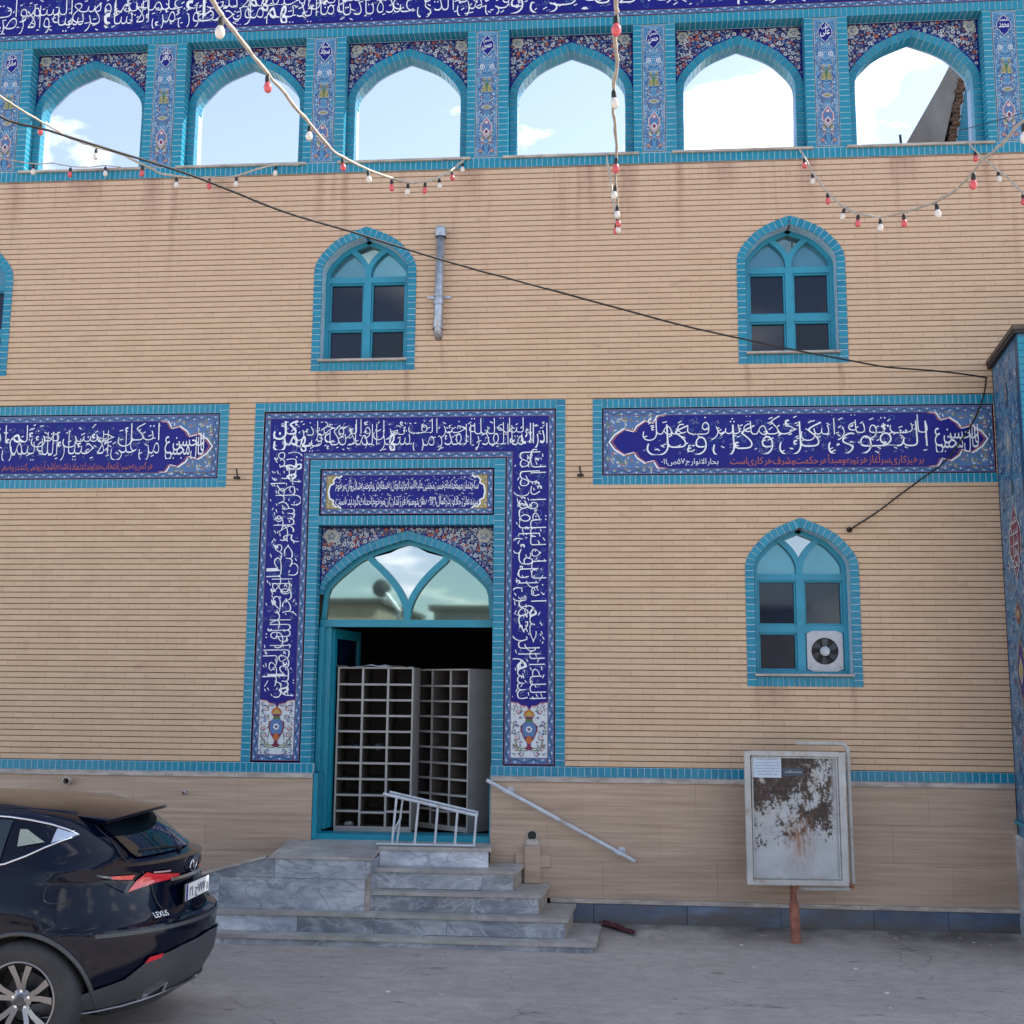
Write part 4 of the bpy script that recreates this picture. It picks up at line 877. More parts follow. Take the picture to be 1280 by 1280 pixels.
def column_canvas(w_, h):
    c = Canvas(); cx = w_ / 2; c.rect(0, 0, w_, h, 'black', 0); c.rect(.006, .006, w_ - .006, h - .006, 'wht', 1); c.rect(.010, .010, w_ - .010, h - .010, 'sky', 2)
    i0 = len(c.P); r_ = random.Random(12)
    for i in range(130):
        z_ = .04 + (h - .08) * i / 130; x = cx + r_.uniform(.02, .10)
        c.spiral(x, z_, r_.uniform(.014, .026), r_.uniform(0, 6), .8, ('navy', 'wht', 'teal', 'pink')[i % 4], .0038, 3, (-1, 1)[i % 2])
    for i in range(260):
        x, z_ = cx + r_.uniform(.005, .108), r_.uniform(.03, h - .03)
        c.leaf(x, z_, .020, .007, r_.uniform(0, 6.28), ('wht', 'navy', 'maroon', 'wht', 'lblue')[i % 5], 4)
    for z_ in (h - .42,): c.rose(cx + .052, z_, .034, 'wht', 'lblue', 'white', 5)
    # golden lotus
    zc = h - .62
    for i in range(10):
        t = i / 9; c.leaf(cx + .004, zc - .10 + .04 * t, .035 + .035 * (1 - abs(t - .45)), .011, .12 + 1.4 * t, ('yellow', 'cream', 'green')[i % 3], 6)
    for i in range(6): c.leaf(cx + .01, zc + .08 - .03 * i, .045, .014, -.3 + .15 * i, ('cream', 'yellow', 'olive')[i % 3], 6)
    c.rose(cx + .055, zc - .16, .018, 'maroon', 'grey', 'white', 6)
    for i in range(7): c.leaf(cx + .018, .16 + .02 * i, .05, .015, .2 + .17 * i, ('rust', 'wht', 'yellow', 'olive')[i % 4], 6)
    c.rose(cx + .065, .07, .026, 'rust', 'cream', 'maroon', 6); c.rose(cx + .03, .035, .016, 'lblue', 'wht', 'navy', 6)
    c.mirror(cx, i0)
    c.lob(cx, h - .165, .155, .27, 'wht', 6); c.lob(cx, h - .165, .142, .25, 'navy', 7)
    c.lob(cx, zc - .02, .03, .13, 'green', 8)
    zc = h - .90; c.lob(cx, zc, .18, .12, 'grey', 6); c.lob(cx, zc, .17, .105, 'lblue', 7); c.lob(cx, zc, .12, .06, 'cream', 8); c.lob(cx, zc, .07, .03, 'olive', 9)
    zc = h - 1.14; c.lob(cx, zc, .13, .28, 'wht', 6); c.lob(cx, zc, .115, .25, 'pink', 7); c.lob(cx, zc + .01, .09, .19, 'lblue', 8); c.rose(cx, zc + .06, .028, 'pink', 'white', 'maroon', 9); c.lob(cx, zc - .05, .06, .10, 'wht', 9); c.lob(cx, zc - .05, .035, .06, 'maroon', 10)
    return c
colmesh = None; names = ['الرضا', 'الصادق', 'حسن', 'حسين', 'فاطمه', 'على', 'محمد', 'الله']
names = ['صادق', 'باقر', 'سجاد', 'حسين', 'حسن', 'على', 'محمد', 'الله']
CH0, CH1 = 7.995, 9.487
for p, nm in zip(PIL, names):
    A = piece('arcade_pillar', B)
    MB().box(p, p + PW[1], .004, .36, CH0 - .008, CH1 + .004, 'grout').box(p - PW[0] + .004, p + PW[1] + PW[2] - .004, .1, .36, CH0 - .008, CH1 + .004, 'white_plaster').build('pillar_core', A)
    if colmesh is None:
        c = column_canvas(PW[1] - .012, CH1 - CH0 - .012); t_ = c.build('painted_column', A); colmesh = t_.data; t_.location = (p + .006, -.0, CH0 + .006)
    else: link('painted_column', colmesh, A, loc=(p + .006, 0, CH0 + .006))
    s = Script(); cxp = p + PW[1] / 2; zc = CH1 - .171
    V, F, w_ = glyphs(nm, False, .01); sx = .105 / w_; s.put(nm, cxp - .0525, zc - .028, sx, .115, y=-.013, bold=.01); s.put(nm, cxp - .04, zc + .045, sx * .75, .06, y=-.013, bold=.01)
    s.build('name_lettering', A)
# bays
for i, (p, q) in enumerate(zip([BX0 - .36] + PIL, PIL + [BX1 + .1])):
    x0, x1 = p + PW[1] + PW[2], q - PW[0]
    if x1 - x0 < .9 or x0 > BX1: continue
    if x1 > BX1: x1 = BX1
    A = piece('arcade_arch', B); cx, hw = (x0 + x1) / 2, (x1 - x0) / 2; zt = CH1 + .003
    out_ = arch(cx, AZS, hw, ARISE); RW = .088; inn = offs(out_, RW)
    for Pq in arch_tiles(out_, inn, .136, .325, .072, .010): MB().hexa(Pq, 'tile').build('tile', A)
    n = 11; pz = (AZS - 7.99) / n
    for s_ in (0, 1):
        xx = x0 if s_ == 0 else x1 - RW
        for j in range(n): link('tile', tile_box(RW - .001, pz - .009, .10), A, loc=(xx + .0005, .136, 7.99 + j * pz + .0045))
    gb = MB(); P2 = [(x0, 7.99)] + out_ + [(x1, 7.99)]; I2 = [(x0 + RW, 7.99)] + inn + [(x1 - RW, 7.99)]
    ring_panel(gb, P2, I2, .145, 'grout'); I3 = offs(I2, -.003); reveal(gb, I3, .145, .24, 'grout'); gb.build('grout', A)
    pl = MB(); I4 = [(x0 + RW + .004, 7.99)] + [(x, z_) for x, z_ in offs(out_, RW - .006)] + [(x1 - RW - .004, 7.99)]
    reveal(pl, I4, .238, .36, 'white_plaster'); mid = len(I4) // 2
    half = I4[:mid + 1] + [(cx, zt), (x0, zt), (x0, 7.99)]
    for hf in (half, [(2 * cx - x, z_) for x, z_ in half]):
        pl.add([(x, .36, z_) for x, z_ in hf], [tuple(range(len(hf)))], 'white_plaster'); pl.add([(x, .239, z_) for x, z_ in hf], [tuple(range(len(hf)))], 'white_plaster')
    pl.build('plaster_lining', A)
    spandrel_canvas(x0, x1, AZS, ARISE, zt, hw, 40 + i % 3, 330, .058).build('flower_spandrel', A, y=.150)
    MB().slab(x0 - .055, x1 + .055, -.035, .40, 7.968, 7.996, 'ledge', .004).build('sill', A)
Q = MB(); Q.box(BX0, BX1, .0, .36, 9.60, 10.2, 'grout'); Q.box(BX0, BX1, .146, .36, 9.49, 9.60, 'white_plaster'); Q.box(BX0, BX1, .14, .36, 10.2, 10.31, 'concrete').box(BX0, BX1, -.05, .40, 10.311, 10.36, 'ledge').box(BX0, BX1, .14, .36, 7.86, 7.966, 'concrete'); Q.build('parapet_beam', B)
P = piece('arcade_inscription', B); c = Canvas(); x0, x1 = BX0, BX1
c.rect(x0, 9.60, x1, 10.2, 'black', 0); vine(c, x0, 9.603, x1, 9.665, per=.15); vine(c, x0, 10.13, x1, 10.195, per=.15); c.rect(x0, 9.667, x1, 10.128, 'navy', 4)
swirls(c, x0, 9.67, x1, 10.12, 5, 420, 61); joints(c, x0, 9.667, x1, 10.128, 6, .3, .3); c.build('painted_glaze', P, y=-.006)
s = Script()
for sd_, (a, b, tx) in enumerate(((3.1, 6.3, 'بسم الله الرحمن الرحيم الله لا اله الا'), (1.35, 3.15, 'هو الحى القيوم'), (-1.15, 1.4, 'لا تأخذه سنة و لا نوم له ما فى السموات و ما'), (-4.1, -1.1, 'فى الارض من ذا الذى يشفع عنده الا باذنه يعلم ما بين ايديهم و ما خلفهم'),
                                  (-7.15, -4.05, 'و لا يحيطون بشىء من علمه الا بما شاء وسع كرسيه السموات والارض'), (-9.15, -7.1, 'و لا يؤده حفظهما و هو العلى العظيم'))):
    s.strip(tx, a, b, 9.675, 10.12, -.006 - .0105, size=.43, seed=70 + sd_, bold=-.021)
s.build('lettering', P)
# ================================================================== DOORWAY
P = piece('doorway', B); dx0, dx1 = JL1, JR0; cx = (dx0 + dx1) / 2; hw = (dx1 - dx0) / 2; zs, rise = 3.215, .675; zt = 3.928
out_ = arch(cx, zs, hw, rise); inn = offs(out_, .088)
inn = [(x, z_) for x, z_ in inn]; n_ = len(out_)
for i_ in range(n_):                                    # ring narrows to a sliver at the springing
    t = 1 - min(1, (out_[i_][1] - zs) / .30); inn[i_] = (inn[i_][0] + (out_[i_][0] - inn[i_][0]) * t * .68, inn[i_][1])
for Pq in arch_tiles(out_, inn, .12, .235, .072, .010): MB().hexa(Pq, 'tile').build('tile', P)
gb = MB(); ring_panel(gb, out_, inn, .127, 'grout'); reveal(gb, offs(inn, -.003), .127, .24, 'grout'); gb.build('grout', P)
spandrel_canvas(dx0, dx1, zs, rise, zt, hw, 91, 480, .072).build('flower_spandrel', P, y=.135)
ar2 = out_; mid = len(ar2) // 2
half = [(dx0, zs)] + ar2[1:mid + 1] + [(cx, zt), (dx0, zt)]
wb = MB()
for hf in (half, [(2 * cx - x, z_) for x, z_ in half]): wb.add([(x, .24, z_) for x, z_ in hf], [tuple(range(len(hf)))], 'grout')
wb.box(dx0 - .01, dx1 + .01, .15, .36, zt + .003, zt + .03, 'dark_room'); wb.build('spandrel_back', P)
fr = MB(); k = 'paintd'; y0, y1 = .215, .275; fz = .745
fi = [(x, z_) for x, z_ in offs(inn, .022)]
bar(fr, [(dx0 + .03, 2.96)] + [p_ for p_ in fi if p_[1] > 2.97] + [(dx1 - .03, 2.96)], .045, y0, y1, k)
fr.box(dx0, dx1, y0 - .012, y1, 2.875, 2.952, k); fr.box(dx0 + .001, dx0 + .062, y0 - .004, y1, fz, 2.875, k); fr.box(dx0 + .064, dx0 + .118, y0 + .02, y1 + .02, fz + .05, 2.872, k); fr.box(dx1 - .022, dx1, y0, y1, fz, 2.875, k)
fr.box(dx0, dx1, .02, y1, .716, fz + .03, k)
fr.slab(-3.043, dx0 + .082, -.012, .212, .72, 1.372, k, .004); fr.slab(dx0 + .002, dx0 + .05, .155, .213, 1.373, 2.874, k, .004); fr.slab(dx1 - .012, dx1 - .001, -.02, .21, .72, 1.372, k, .003)
br = [(cx + .0, 2.95)] + [(cx + .375 * t ** 1.45, 2.98 + (3.565 - 2.98) * t ** .78) for t in [j / 12 for j in range(1, 13)]] + [(cx + .415, 3.61)]; bl = [(2 * cx - x, z_) for x, z_ in br]
bar(fr, br, .066, y0 - .01, y1, k); bar(fr, bl, .066, y0 - .0115, y1, k); fr.build('frame', P)
Lp = [(dx0 + .05, 2.95)] + [p_ for p_ in fi if p_[1] > 2.97 and p_[0] < cx - .40] + bl[::-1][:-1] + [(cx, 2.95)]
TH = [0, 0]
for pts in (Lp, [(2 * cx - x, z_) for x, z_ in Lp][::-1]): fixn(MB().ext(pts[::-1], y1 - .012, y1 - .006, 'glass_refl').build('glass_pane', P))
top = fi[len(fi) // 2][1]
fixn(MB().ext(br + [(cx + .2, top - .10), (cx, top), (cx - .2, top - .10)] + bl[::-1][:-1], y1 - .014, y1 - .008, 'glass_clear').build('glass_pane', P))
# open door leaf swung inwards on the left
D = piece('door_leaf', P) if False else None
dl = MB(); hx, hy = dx0 + .12, .30
def leafbox(a0, a1, z0, z1, t=.022, kk='paintd'):       # along a direction swung inwards
    an = rad(84); ux, uy = math.cos(an), math.sin(an); nx, ny = -uy, ux
    q = [(hx + ux * a + nx * b, hy + uy * a + ny * b) for a, b in ((a0, -t), (a1, -t), (a1, t), (a0, t))]
    dl.add([(x, y, z0) for x, y in q] + [(x, y, z1) for x, y in q], [(0, 1, 5, 4), (1, 2, 6, 5), (2, 3, 7, 6), (3, 0, 4, 7), (4, 5, 6, 7), (3, 2, 1, 0)], kk)
leafbox(0, .08, .80, 2.86); leafbox(.80, .88, .80, 2.86); leafbox(.08, .80, 2.76, 2.86); leafbox(.08, .80, .80, .96); leafbox(.08, .80, 1.75, 1.82); leafbox(.08, .80, .96, 1.75, .004, 'glass_dark'); leafbox(.08, .80, 1.82, 2.76, .004, 'glass_dark')
dl.build('door_leaf', P)
# ---- pooled tiles: the 300 largest in view as parts, the rest joined
POOL.sort(key=lambda b: ((b[0] + b[1]) / 2 - CAM.x) ** 2 + (b[2] - CAM.y) ** 2 + ((b[4] + b[5]) / 2 - CAM.z) ** 2)
vis = [b for b in POOL if b[0] > -7 and b[1] < 4.1][:300]; vs = set(vis)
for b in vis: link('tile', tile_box(b[1] - b[0], b[5] - b[4], b[3] - b[2]), B, loc=(b[0], b[2], b[4]))
rest = MB()
for b in POOL:
    if b not in vs: rest.slab(*b, 'tile', .0025)
rest.build('tile_borders', B, kind='stuff')
# ================================================================== ENTRANCE STEPS
ST = thing('entrance_steps', 'five worn grey marble steps with a raised side block leading to the blue doorway', 'steps', loc=(-1.8, -.6, 0))
ST.location = (0, 0, 0)
TZ = [.715, .530, .345, .160, -.020]; FY = [-.395, -.555, -.690, -.825, -.978]
XR = [(-1.170, -1.215), (-.915, -.870), (-.665, -.620), (-.410, -.362), (-.155, -.105)]; XL = [-2.27, -2.27, -2.27, -5.6, -5.6]
def splitx(a, b, step, seed):
    r_ = random.Random(seed); x = [a]
    while x[-1] + step * 1.3 < b: x.append(x[-1] + step * r_.uniform(.8, 1.2))
    return x + [b]
for i in range(5):
    z, y, xl, (xf, xb) = TZ[i], FY[i], XL[i], XR[i]
    xs_ = splitx(xl, xf, 1.05, i + 3); yb = FY[i - 1] + .10 if i else .06
    for j, (a, b) in enumerate(zip(xs_, xs_[1:])):
        last = j == len(xs_) - 2; jt = R.uniform(-.0025, .0025)
        bb = xb if last else b
        if last: pts = [(a + .0015, y), (xf - .012, y), (xf, y + .015), (xb, yb if yb > -.1 else -.04), (a + .0015, yb)]; pts[3] = (xf + (xb - xf) * min(1, (pts[3][1] - y) / (-y)), pts[3][1])
        else: pts = [(a + .0015, y), (b - .0015, y), (b - .0015, yb), (a + .0015, yb)]
        MB().prism(pts, z - .034 + jt, z + jt, 'tread').build('tread_slab', ST)
        # the same tread carries on beside the higher step to the wall
    if i: 
        xa = XR[i - 1][0] - .03
        MB().prism([(xa, yb + .002), (xf + (xb - xf) * .12, yb + .002), (xb, -.03), (xa + .04, -.03)], z - .036, z - .002, 'tread').build('tread_slab', ST)
    zb = TZ[i + 1] if i < 4 else -.22
    xs_ = splitx(xl, xf - .03, 1.0 if i != 3 else .85, i + 9)
    for j, (a, b) in enumerate(zip(xs_, xs_[1:])):
        MB().slab(a + .001, b - .001, y + .022, y + .05, zb + .001, z - .0345, 'marble' if (i + j) % 5 else 'marblel', .002).build('riser_slab', ST)
cb = MB()
for i in range(5):
    z, y, (xf, xb) = TZ[i], FY[i], XR[i]; zb = -.25
    cb.prism([(XL[i] + .02, y + .05), (xf - .03, y + .05), (xb - .03, -.025), (XL[i] + .02, -.025)], zb, z - .036, 'cement')
cb.build('step_core', ST)
# raised block left of the steps with marble facing and a sloping parapet beside the ramp
px0, px1, py = -3.275, -2.285, -.705
bk = MB(); bk.hexa([(-3.10, py + .02, .14), (px1 - .01, py + .02, .14), (px1 - .01, .12, .14), (-3.10, .12, .14), (-3.10, py + .02, .63), (px1 - .01, py + .02, .63), (px1 - .01, .12, .685), (-3.10, .12, .685)], 'cement'); bk.build('block_core', ST)
for a, b in ((-3.26, -2.62), (-2.62, px1 + .02)):
    MB().hexa([(a + .001, py - .02, .627), (b - .001, py - .02, .627), (b - .001, .06, .70), (a + .001, .06, .70), (a + .001, py - .02, .652), (b - .001, py - .02, .652), (b - .001, .06, .722), (a + .001, .06, .722)], 'tread').build('landing_slab', ST)
def facing(pts, k, nm='facing_slab', y=py, t=.022): fixn(MB().ext(pts, y, y + t, k).build(nm, ST))
facing([(-3.742, .163), (-2.335, .163), (-2.335, .447), (-3.742, .447)], 'marblel')
facing([(-4.9, .163), (-3.745, .163), (-3.745, .447), (-3.99, .447), (-4.9, .187)], 'marble')
facing([(-3.205, .450), (-2.335, .450), (-2.335, .626), (-3.205, .626)], 'marblel')
facing([(-3.98, .450), (-3.208, .450), (-3.208, .626), (-3.30, .626)], 'marble')
facing([(-3.29, .629), (-3.29, .652), (-4.90, .212), (-4.90, .189)], 'ledge', 'coping_strip', py - .012, .06)
facing([(-2.333, .163), (px1, .163), (px1, .50), (-2.333, .45)], 'cement', 'cement_patch', py + .004, .1)
facing([(-2.333, .452), (px1, .502), (px1, .626), (-2.333, .626)], 'marble')
MB().prism([(px1 - .002, py + .03), (px1 + .018, py + .03), (px1 + .018, -.40), (px1 - .002, -.40)], .165, .63, 'marble').build('side_slab', ST)
rm = MB(); rm.add([(-3.26, py + .03, .50), (-3.26, .0, .50), (-5.1, .0, -.02), (-5.1, py + .03, -.02)], [(0, 1, 2, 3)], 'tread').build('ramp_surface', ST)
# ================================================================== RAILING, HANDRAIL, DRAINS
RL = thing('metal_railing', 'low white tubular metal railing standing on the top step in front of the shoe racks', 'railing')
f = -.37; k = 'white_metal'
MB().tube([(-2.30, f, .735), (-1.33, f, .735)], .011, k).build('base_bar', RL)
MB().tube([(-2.245, f, 1.212), (-1.318, f, 1.020)], .015, k).build('top_rail', RL); MB().tube([(-2.20, f + .10, 1.222), (-1.325, f + .10, 1.040)], .013, k).build('top_rail', RL)
MB().tube([(-1.318, f, 1.02), (-1.325, f + .10, 1.04)], .013, k).build('end_bar', RL)
for xb, xt in ((-2.147, -2.112), (-1.925, -1.892), (-1.727, -1.702), (-1.530, -1.508), (-1.343, -1.323)):
    MB().tube([(xb, f, .735), (xt, f, 1.212 - (xt + 2.245) * .207)], .012, k).build('leg', RL)
MB().tube([(-2.115, f + .10, .735), (-2.065, f + .10, 1.19)], .010, k).build('leg', RL); MB().tube([(-2.125, f, .88), (-2.08, f + .10, .98)], .008, k).build('brace', RL)
HR = thing('wall_handrail', 'sloping white round handrail fixed to the brown stone wall right of the steps', 'handrail')
MB().tube([(-1.255, -.10, 1.338), (.214, -.10, .582)], .019, 'white_metal', 12).build('rail', HR)
for x in (-1.06, .045):
    z = 1.338 - (x + 1.255) * .5147; MB().tube([(x, -.10, z - .01), (x + .01, -.06, z - .035), (x + .035, -.02, z + .005)], .009, 'white_metal').box(x + .01, x + .075, -.024, -.019, z - .035, z + .035, 'white_metal').tube([(x - .03, -.10, z + .012), (x + .03, -.10, z - .019)], .024, 'white_metal', 10).build('bracket', HR)
def pipe_stub(x, z, r_, ln, lab, nm='drain_pipe'):
    t = thing(nm, lab, 'pipe'); pr = [(r_, 0), (r_, -ln), (r_ * .82, -ln), (r_ * .80, -.0)]
    MB().lathe([(r_, .02), (r_, -ln), (r_ * .80, -ln), (r_ * .78, .02)], (x, -.018, z), (0, 1, 0), 'ledge', 20).build('rim', t, smooth=False)
    MB().lathe([(r_ * .79, .0), (.0005, .001)], (x, -.0215, z), (0, 1, 0), 'black', 16).build('bore', t); return t
pipe_stub(-5.62, 1.262, .042, .075, 'short cut pipe end sticking out of the brown wall above the car')
CH = pipe_stub(-.802, .80, .056, .012, 'round drain hole with a stained stone chute below it beside the steps', 'drain_outlet')
c_ = MB(); c_.slab(-.875, -.715, -.070, -.012, .345, .70, 'trav', .006).slab(-.965, -.62, -.045, -.012, .50, .62, 'trav', .004).slab(-.86, -.73, -.055, -.012, .70, .765, 'ledge', .008); c_.build('chute', CH)
pt = thing('wall_spout', 'tiny metal spout in the brown stone wall left of the doorway', 'spout'); MB().lathe([(.018, .01), (.022, -.03), (.012, -.04)], (-4.377, -.02, 1.163), (0, 1, 0), 'metal', 10).build('nozzle', pt)
DP = thing('vent_pipe', 'grey capped vent pipe clamped upright to the brick wall beside the arched window', 'pipe')
x = -1.835; MB().tube([(x + .012, -.075, 7.10), (x, -.075, 6.20), (x - .004, -.07, 6.08), (x - .004, -.03, 6.00), (x - .004, .02, 5.965)], .046, 'metal', 16).build('pipe', DP, smooth=True)
MB().lathe([(.062, 0), (.062, .085), (.055, .11), (.0, .115)], (x + .013, -.075, 7.06), (0, 0, 1), 'metal', 18).build('cap', DP)
MB().lathe([(.054, 0), (.054, .045)], (x + .001, -.075, 6.30), (0, 0, 1), 'metal', 16).box(x - .13, x + .13, -.03, -.018, 6.385, 6.41, 'metal').lathe([(.051, 0), (.051, .02)], (x + .001, -.075, 6.388), (0, 0, 1), 'metal', 16).build('clamp', DP)
MB().lathe([(.055, 0), (.055, .07), (.05, .09)], (x - .004, -.06, 6.03), (0, .3, 1), 'metal', 14).build('elbow_joint', DP)
for hx, lab in ((-3.965, 'black iron hook bracket on the wall left of the portal'), (-.315, 'black iron hook bracket on the wall right of the portal')):
    h = thing('wall_hook', lab, 'hook', 'iron hooks either side of the portal', (hx, 0, 4.45))
    MB().tube([(-.012, -.055, .085), (.004, -.055, -.005)], .009, 'black', 6).tube([(.0, .0, -.01), (.0, -.06, -.012)], .013, 'black', 6).tube([(-.035, -.055, -.012), (.03, -.06, -.014)], .015, 'black', 8).build('iron_hook', h)
# ================================================================== NOTICE BOARD
NB = thing('notice_board', 'rusty peeling metal notice board with one white paper on a red post beside the wall', 'notice board')
y0, y1 = -.515, -.475
fixn(MB().ext([(1.262, .462), (2.168, .470), (2.170, 1.662), (1.258, 1.667)], y0 + .012, y1, 'plate').build('board', NB))
for nm, pts in (('left', [(1.250, .450), (1.306, .456), (1.300, 1.676), (1.246, 1.676)]), ('right', [(2.122, .460), (2.182, .460), (2.182, 1.672), (2.118, 1.672)]), ('bottom', [(1.306, .452), (2.122, .462), (2.122, .508), (1.306, .500)]), ('top', [(1.300, 1.636), (2.118, 1.632), (2.118, 1.678), (1.300, 1.680)])):
    fixn(MB().ext(pts, y0 - .012, y1 + .01, 'boardframe').build('frame_bar', NB))
fb = MB(); fb.tube([(1.318, y0 - .001, .52), (1.318, y0 - .001, 1.62)], .008, 'boardframe', 6).tube([(2.108, y0 - .001, .52), (2.104, y0 - .001, 1.62)], .008, 'boardframe', 6).tube([(1.318, y0 - .001, 1.622), (2.104, y0 - .001, 1.620)], .008, 'boardframe', 6).tube([(1.318, y0 - .001, .518), (2.108, y0 - .001, .522)], .008, 'boardframe', 6); fb.build('inner_bead', NB)
MB().tube([(1.745, y1 + .05, 1.752), (2.165, y1 + .05, 1.752), (2.205, y1 + .05, 1.74), (2.228, y1 + .05, 1.70), (2.236, y1 + .05, .468)], .020, 'boardframe', 10).build('outer_tube', NB)
MB().tube([(1.735, y1 + .05, .412), (2.20, y1 + .05, .418)], .020, 'boardframe', 10).build('lower_tube', NB)
MB().tube([(1.69, y1 + .05, .425), (1.73, y1 + .05, .44)], .026, 'rust', 8).tube([(2.20, y1 + .05, .455), (2.245, y1 + .05, .445)], .024, 'rust', 8).tube([(1.69, y1 + .02, .44), (1.692, y1 + .02, 1.6)], .016, 'boardframe', 8).build('rusty_joint', NB)
MB().tube([(1.682, y1 + .045, .45), (1.680, y1 + .03, .30), (1.682, y1 + .02, .28), (1.690, y1 - .02, -.16)], [.030, .032, .046, .045], 'rust', 12).build('post', NB)
pp = MB(); pp.box(1.328, 1.590, y0 + .006, y0 + .008, 1.432, 1.622, 'paper'); pp.build('paper_notice', NB)
tx = Script('ink')
for i in range(6): tx.strip(('به نام خدا', 'اطلاعیه مسجد امام حسن مجتبی', 'قابل توجه نمازگزاران محترم', 'برنامه نماز جماعت و مراسم', 'ساعت ۱۲ ظهر و اذان مغرب', 'هیئت امنای مسجد')[i], 1.345 + .02 * (i in (0, 5)), 1.575 - .02 * (i in (0, 5)), 1.590 - i * .027, 1.612 - i * .027, y0 + .005, rows=1, size=.022, marks=False, seed=i)
tx.build('paper_lettering', NB)
po = MB()
for (a, b, c1, d, kk) in ((1.60, 1.83, 1.475, 1.52, 'ink'), (1.60, 1.80, 1.33, 1.47, 'paper'), (1.36, 1.52, 1.23, 1.33, 'paper'), (1.86, 2.0, 1.22, 1.31, 'paper')): pass
fixn(MB().ext([(1.602, 1.452), (1.66, 1.440), (1.70, 1.455), (1.79, 1.438), (1.803, 1.50), (1.78, 1.525), (1.70, 1.518), (1.64, 1.532), (1.60, 1.52)], y0 + .0095, y0 + .0112, 'ink').build('poster_scrap', NB))
tx2 = Script('paper'); tx2.strip('مراسم سوگواری', 1.62, 1.78, 1.475, 1.51, y0 + .009, rows=1, size=.035, marks=False); tx2.build('poster_lettering', NB)
# ================================================================== SHOE RACKS inside the doorway
def rack(lab, ox, oy, ang, cols, wcol, rows, ztop, zbot, dep, leftcut=0):
    t = thing('shoe_rack', lab, 'shoe rack', 'pigeonhole shoe racks inside the door', (ox, oy, zbot)); t.rotation_euler = (0, 0, ang)
    Wd = cols * wcol; H = ztop - zbot; rh = (H - .04) / rows; k = 'rackmetal'
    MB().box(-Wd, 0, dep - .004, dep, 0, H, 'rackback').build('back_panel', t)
    for sx in (0, 1): MB().slab(-.018 if sx else -Wd, 0 if sx else -Wd + .018, 0, dep, 0, H, k, .002).box(-.019 if sx else -Wd + .018, -.018 if sx else -Wd + .019, .012, dep - .006, .02, H - .002, 'rackshade').build('side_panel', t)
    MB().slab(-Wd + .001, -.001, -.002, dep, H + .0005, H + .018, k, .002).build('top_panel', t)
    for c_ in range(1, cols): MB().box(-Wd + c_ * wcol - .011, -Wd + c_ * wcol + .011, .003, .014, .02, H - .001, k).box(-Wd + c_ * wcol - .010, -Wd + c_ * wcol + .010, .0141, dep - .006, .02, H - .001, 'rackshade').build('divider', t)
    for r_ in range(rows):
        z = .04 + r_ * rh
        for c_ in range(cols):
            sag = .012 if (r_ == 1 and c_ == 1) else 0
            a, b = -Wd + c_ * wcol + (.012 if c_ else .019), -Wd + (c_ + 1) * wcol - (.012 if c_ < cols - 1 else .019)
            MB().slab(a, b, .0, .016, z - .012 - sag, z + .010 - sag, k, .002).box(a, b, .0161, dep - .006, z - .011 - sag, z + .009 - sag, 'rackshade').build('shelf', t)
    MB().box(-Wd + .019, -.019, .004, .02, .0, .027, k).build('kick_panel', t)
    return t
rack('large grey pigeonhole shoe rack on the left, facing the doorway', -2.088, .34, 0, 3, .272, 10, 2.440, .765, .44)
rack('smaller looking grey shoe rack on the right, turned at an angle', -1.50, .36, -rad(38), 3, .285, 10, 2.43, .765, .44)
wc = thing('white_sheet', 'white sheet lying on top of the left shoe rack', 'cloth'); V = []; nx_, ny_ = 14, 5
for j in range(ny_):
    for i in range(nx_): V.append((-2.93 + i * .062, .32 + j * .07, 2.462 + .012 * math.sin(i * 1.3 + j) + (.02 if 5 < i < 9 and 0 < j < 4 else 0)))
MB().add(V, [(j * nx_ + i, j * nx_ + i + 1, (j + 1) * nx_ + i + 1, (j + 1) * nx_ + i) for j in range(ny_ - 1) for i in range(nx_ - 1)], 'whitecloth').build('sheet', wc)
def crumple(nm, lab, cat, x, y, z, r_, k, sq=.7, seed=1, grp=None):
    q = random.Random(seed); import bmesh
    b = bmesh.new(); bmesh.ops.create_icosphere(b, subdivisions=3, radius=r_)
    for v in b.verts: v.co = Vector((v.co.x * q.uniform(.8, 1.15), v.co.y * q.uniform(.8, 1.15), max(-r_ * .45, v.co.z * sq * q.uniform(.7, 1.2))))
    me = bpy.data.meshes.new(nm); b.to_mesh(me); me.materials.append(M[k]); return link(nm, me, None, None, lab, cat, grp, (x, y, z))
crumple('plastic_bag', 'crumpled pale bag in the fifth cubby down of the left column', 'bag', -2.70, .45, 1.62, .055, 'glass_grey', .9, 3)
crumple('plastic_bag', 'dark shiny bundle in the fifth cubby down of the middle column', 'bag', -2.46, .45, 1.615, .065, 'carplastic', .7, 5)
crumple('plastic_bag', 'crumpled grey paper in the bottom left cubby', 'bag', -2.76, .44, .83, .05, 'rackmetal', .5, 8)
# ================================================================== EXTRACTOR FAN in the lower window
FN = thing('extractor_fan', 'grey extractor fan with dark blades filling one pane of the lower window', 'fan', loc=(2.150, .0, 2.645)); k = 'alu'
fy = .150; hs, hz = .178, .205; pl = MB(); n = 24; Rr = .136
sq = []
for i in range(n):
    a = 2 * math.pi * i / n; cxx, szz = math.cos(a), math.sin(a); m_ = max(abs(cxx) / hs, abs(szz) / hz); sq.append((cxx / m_, szz / m_))
ci = [(Rr * math.cos(2 * math.pi * i / n), Rr * math.sin(2 * math.pi * i / n)) for i in range(n)]
pl.add([(x, fy, z) for x, z in sq] + [(x, fy, z) for x, z in ci] + [(x, fy + .05, z) for x, z in ci], [(i, (i + 1) % n, n + (i + 1) % n, n + i) for i in range(n)] + [(n + i, n + (i + 1) % n, 2 * n + (i + 1) % n, 2 * n + i) for i in range(n)], k); pl.build('plate', FN)
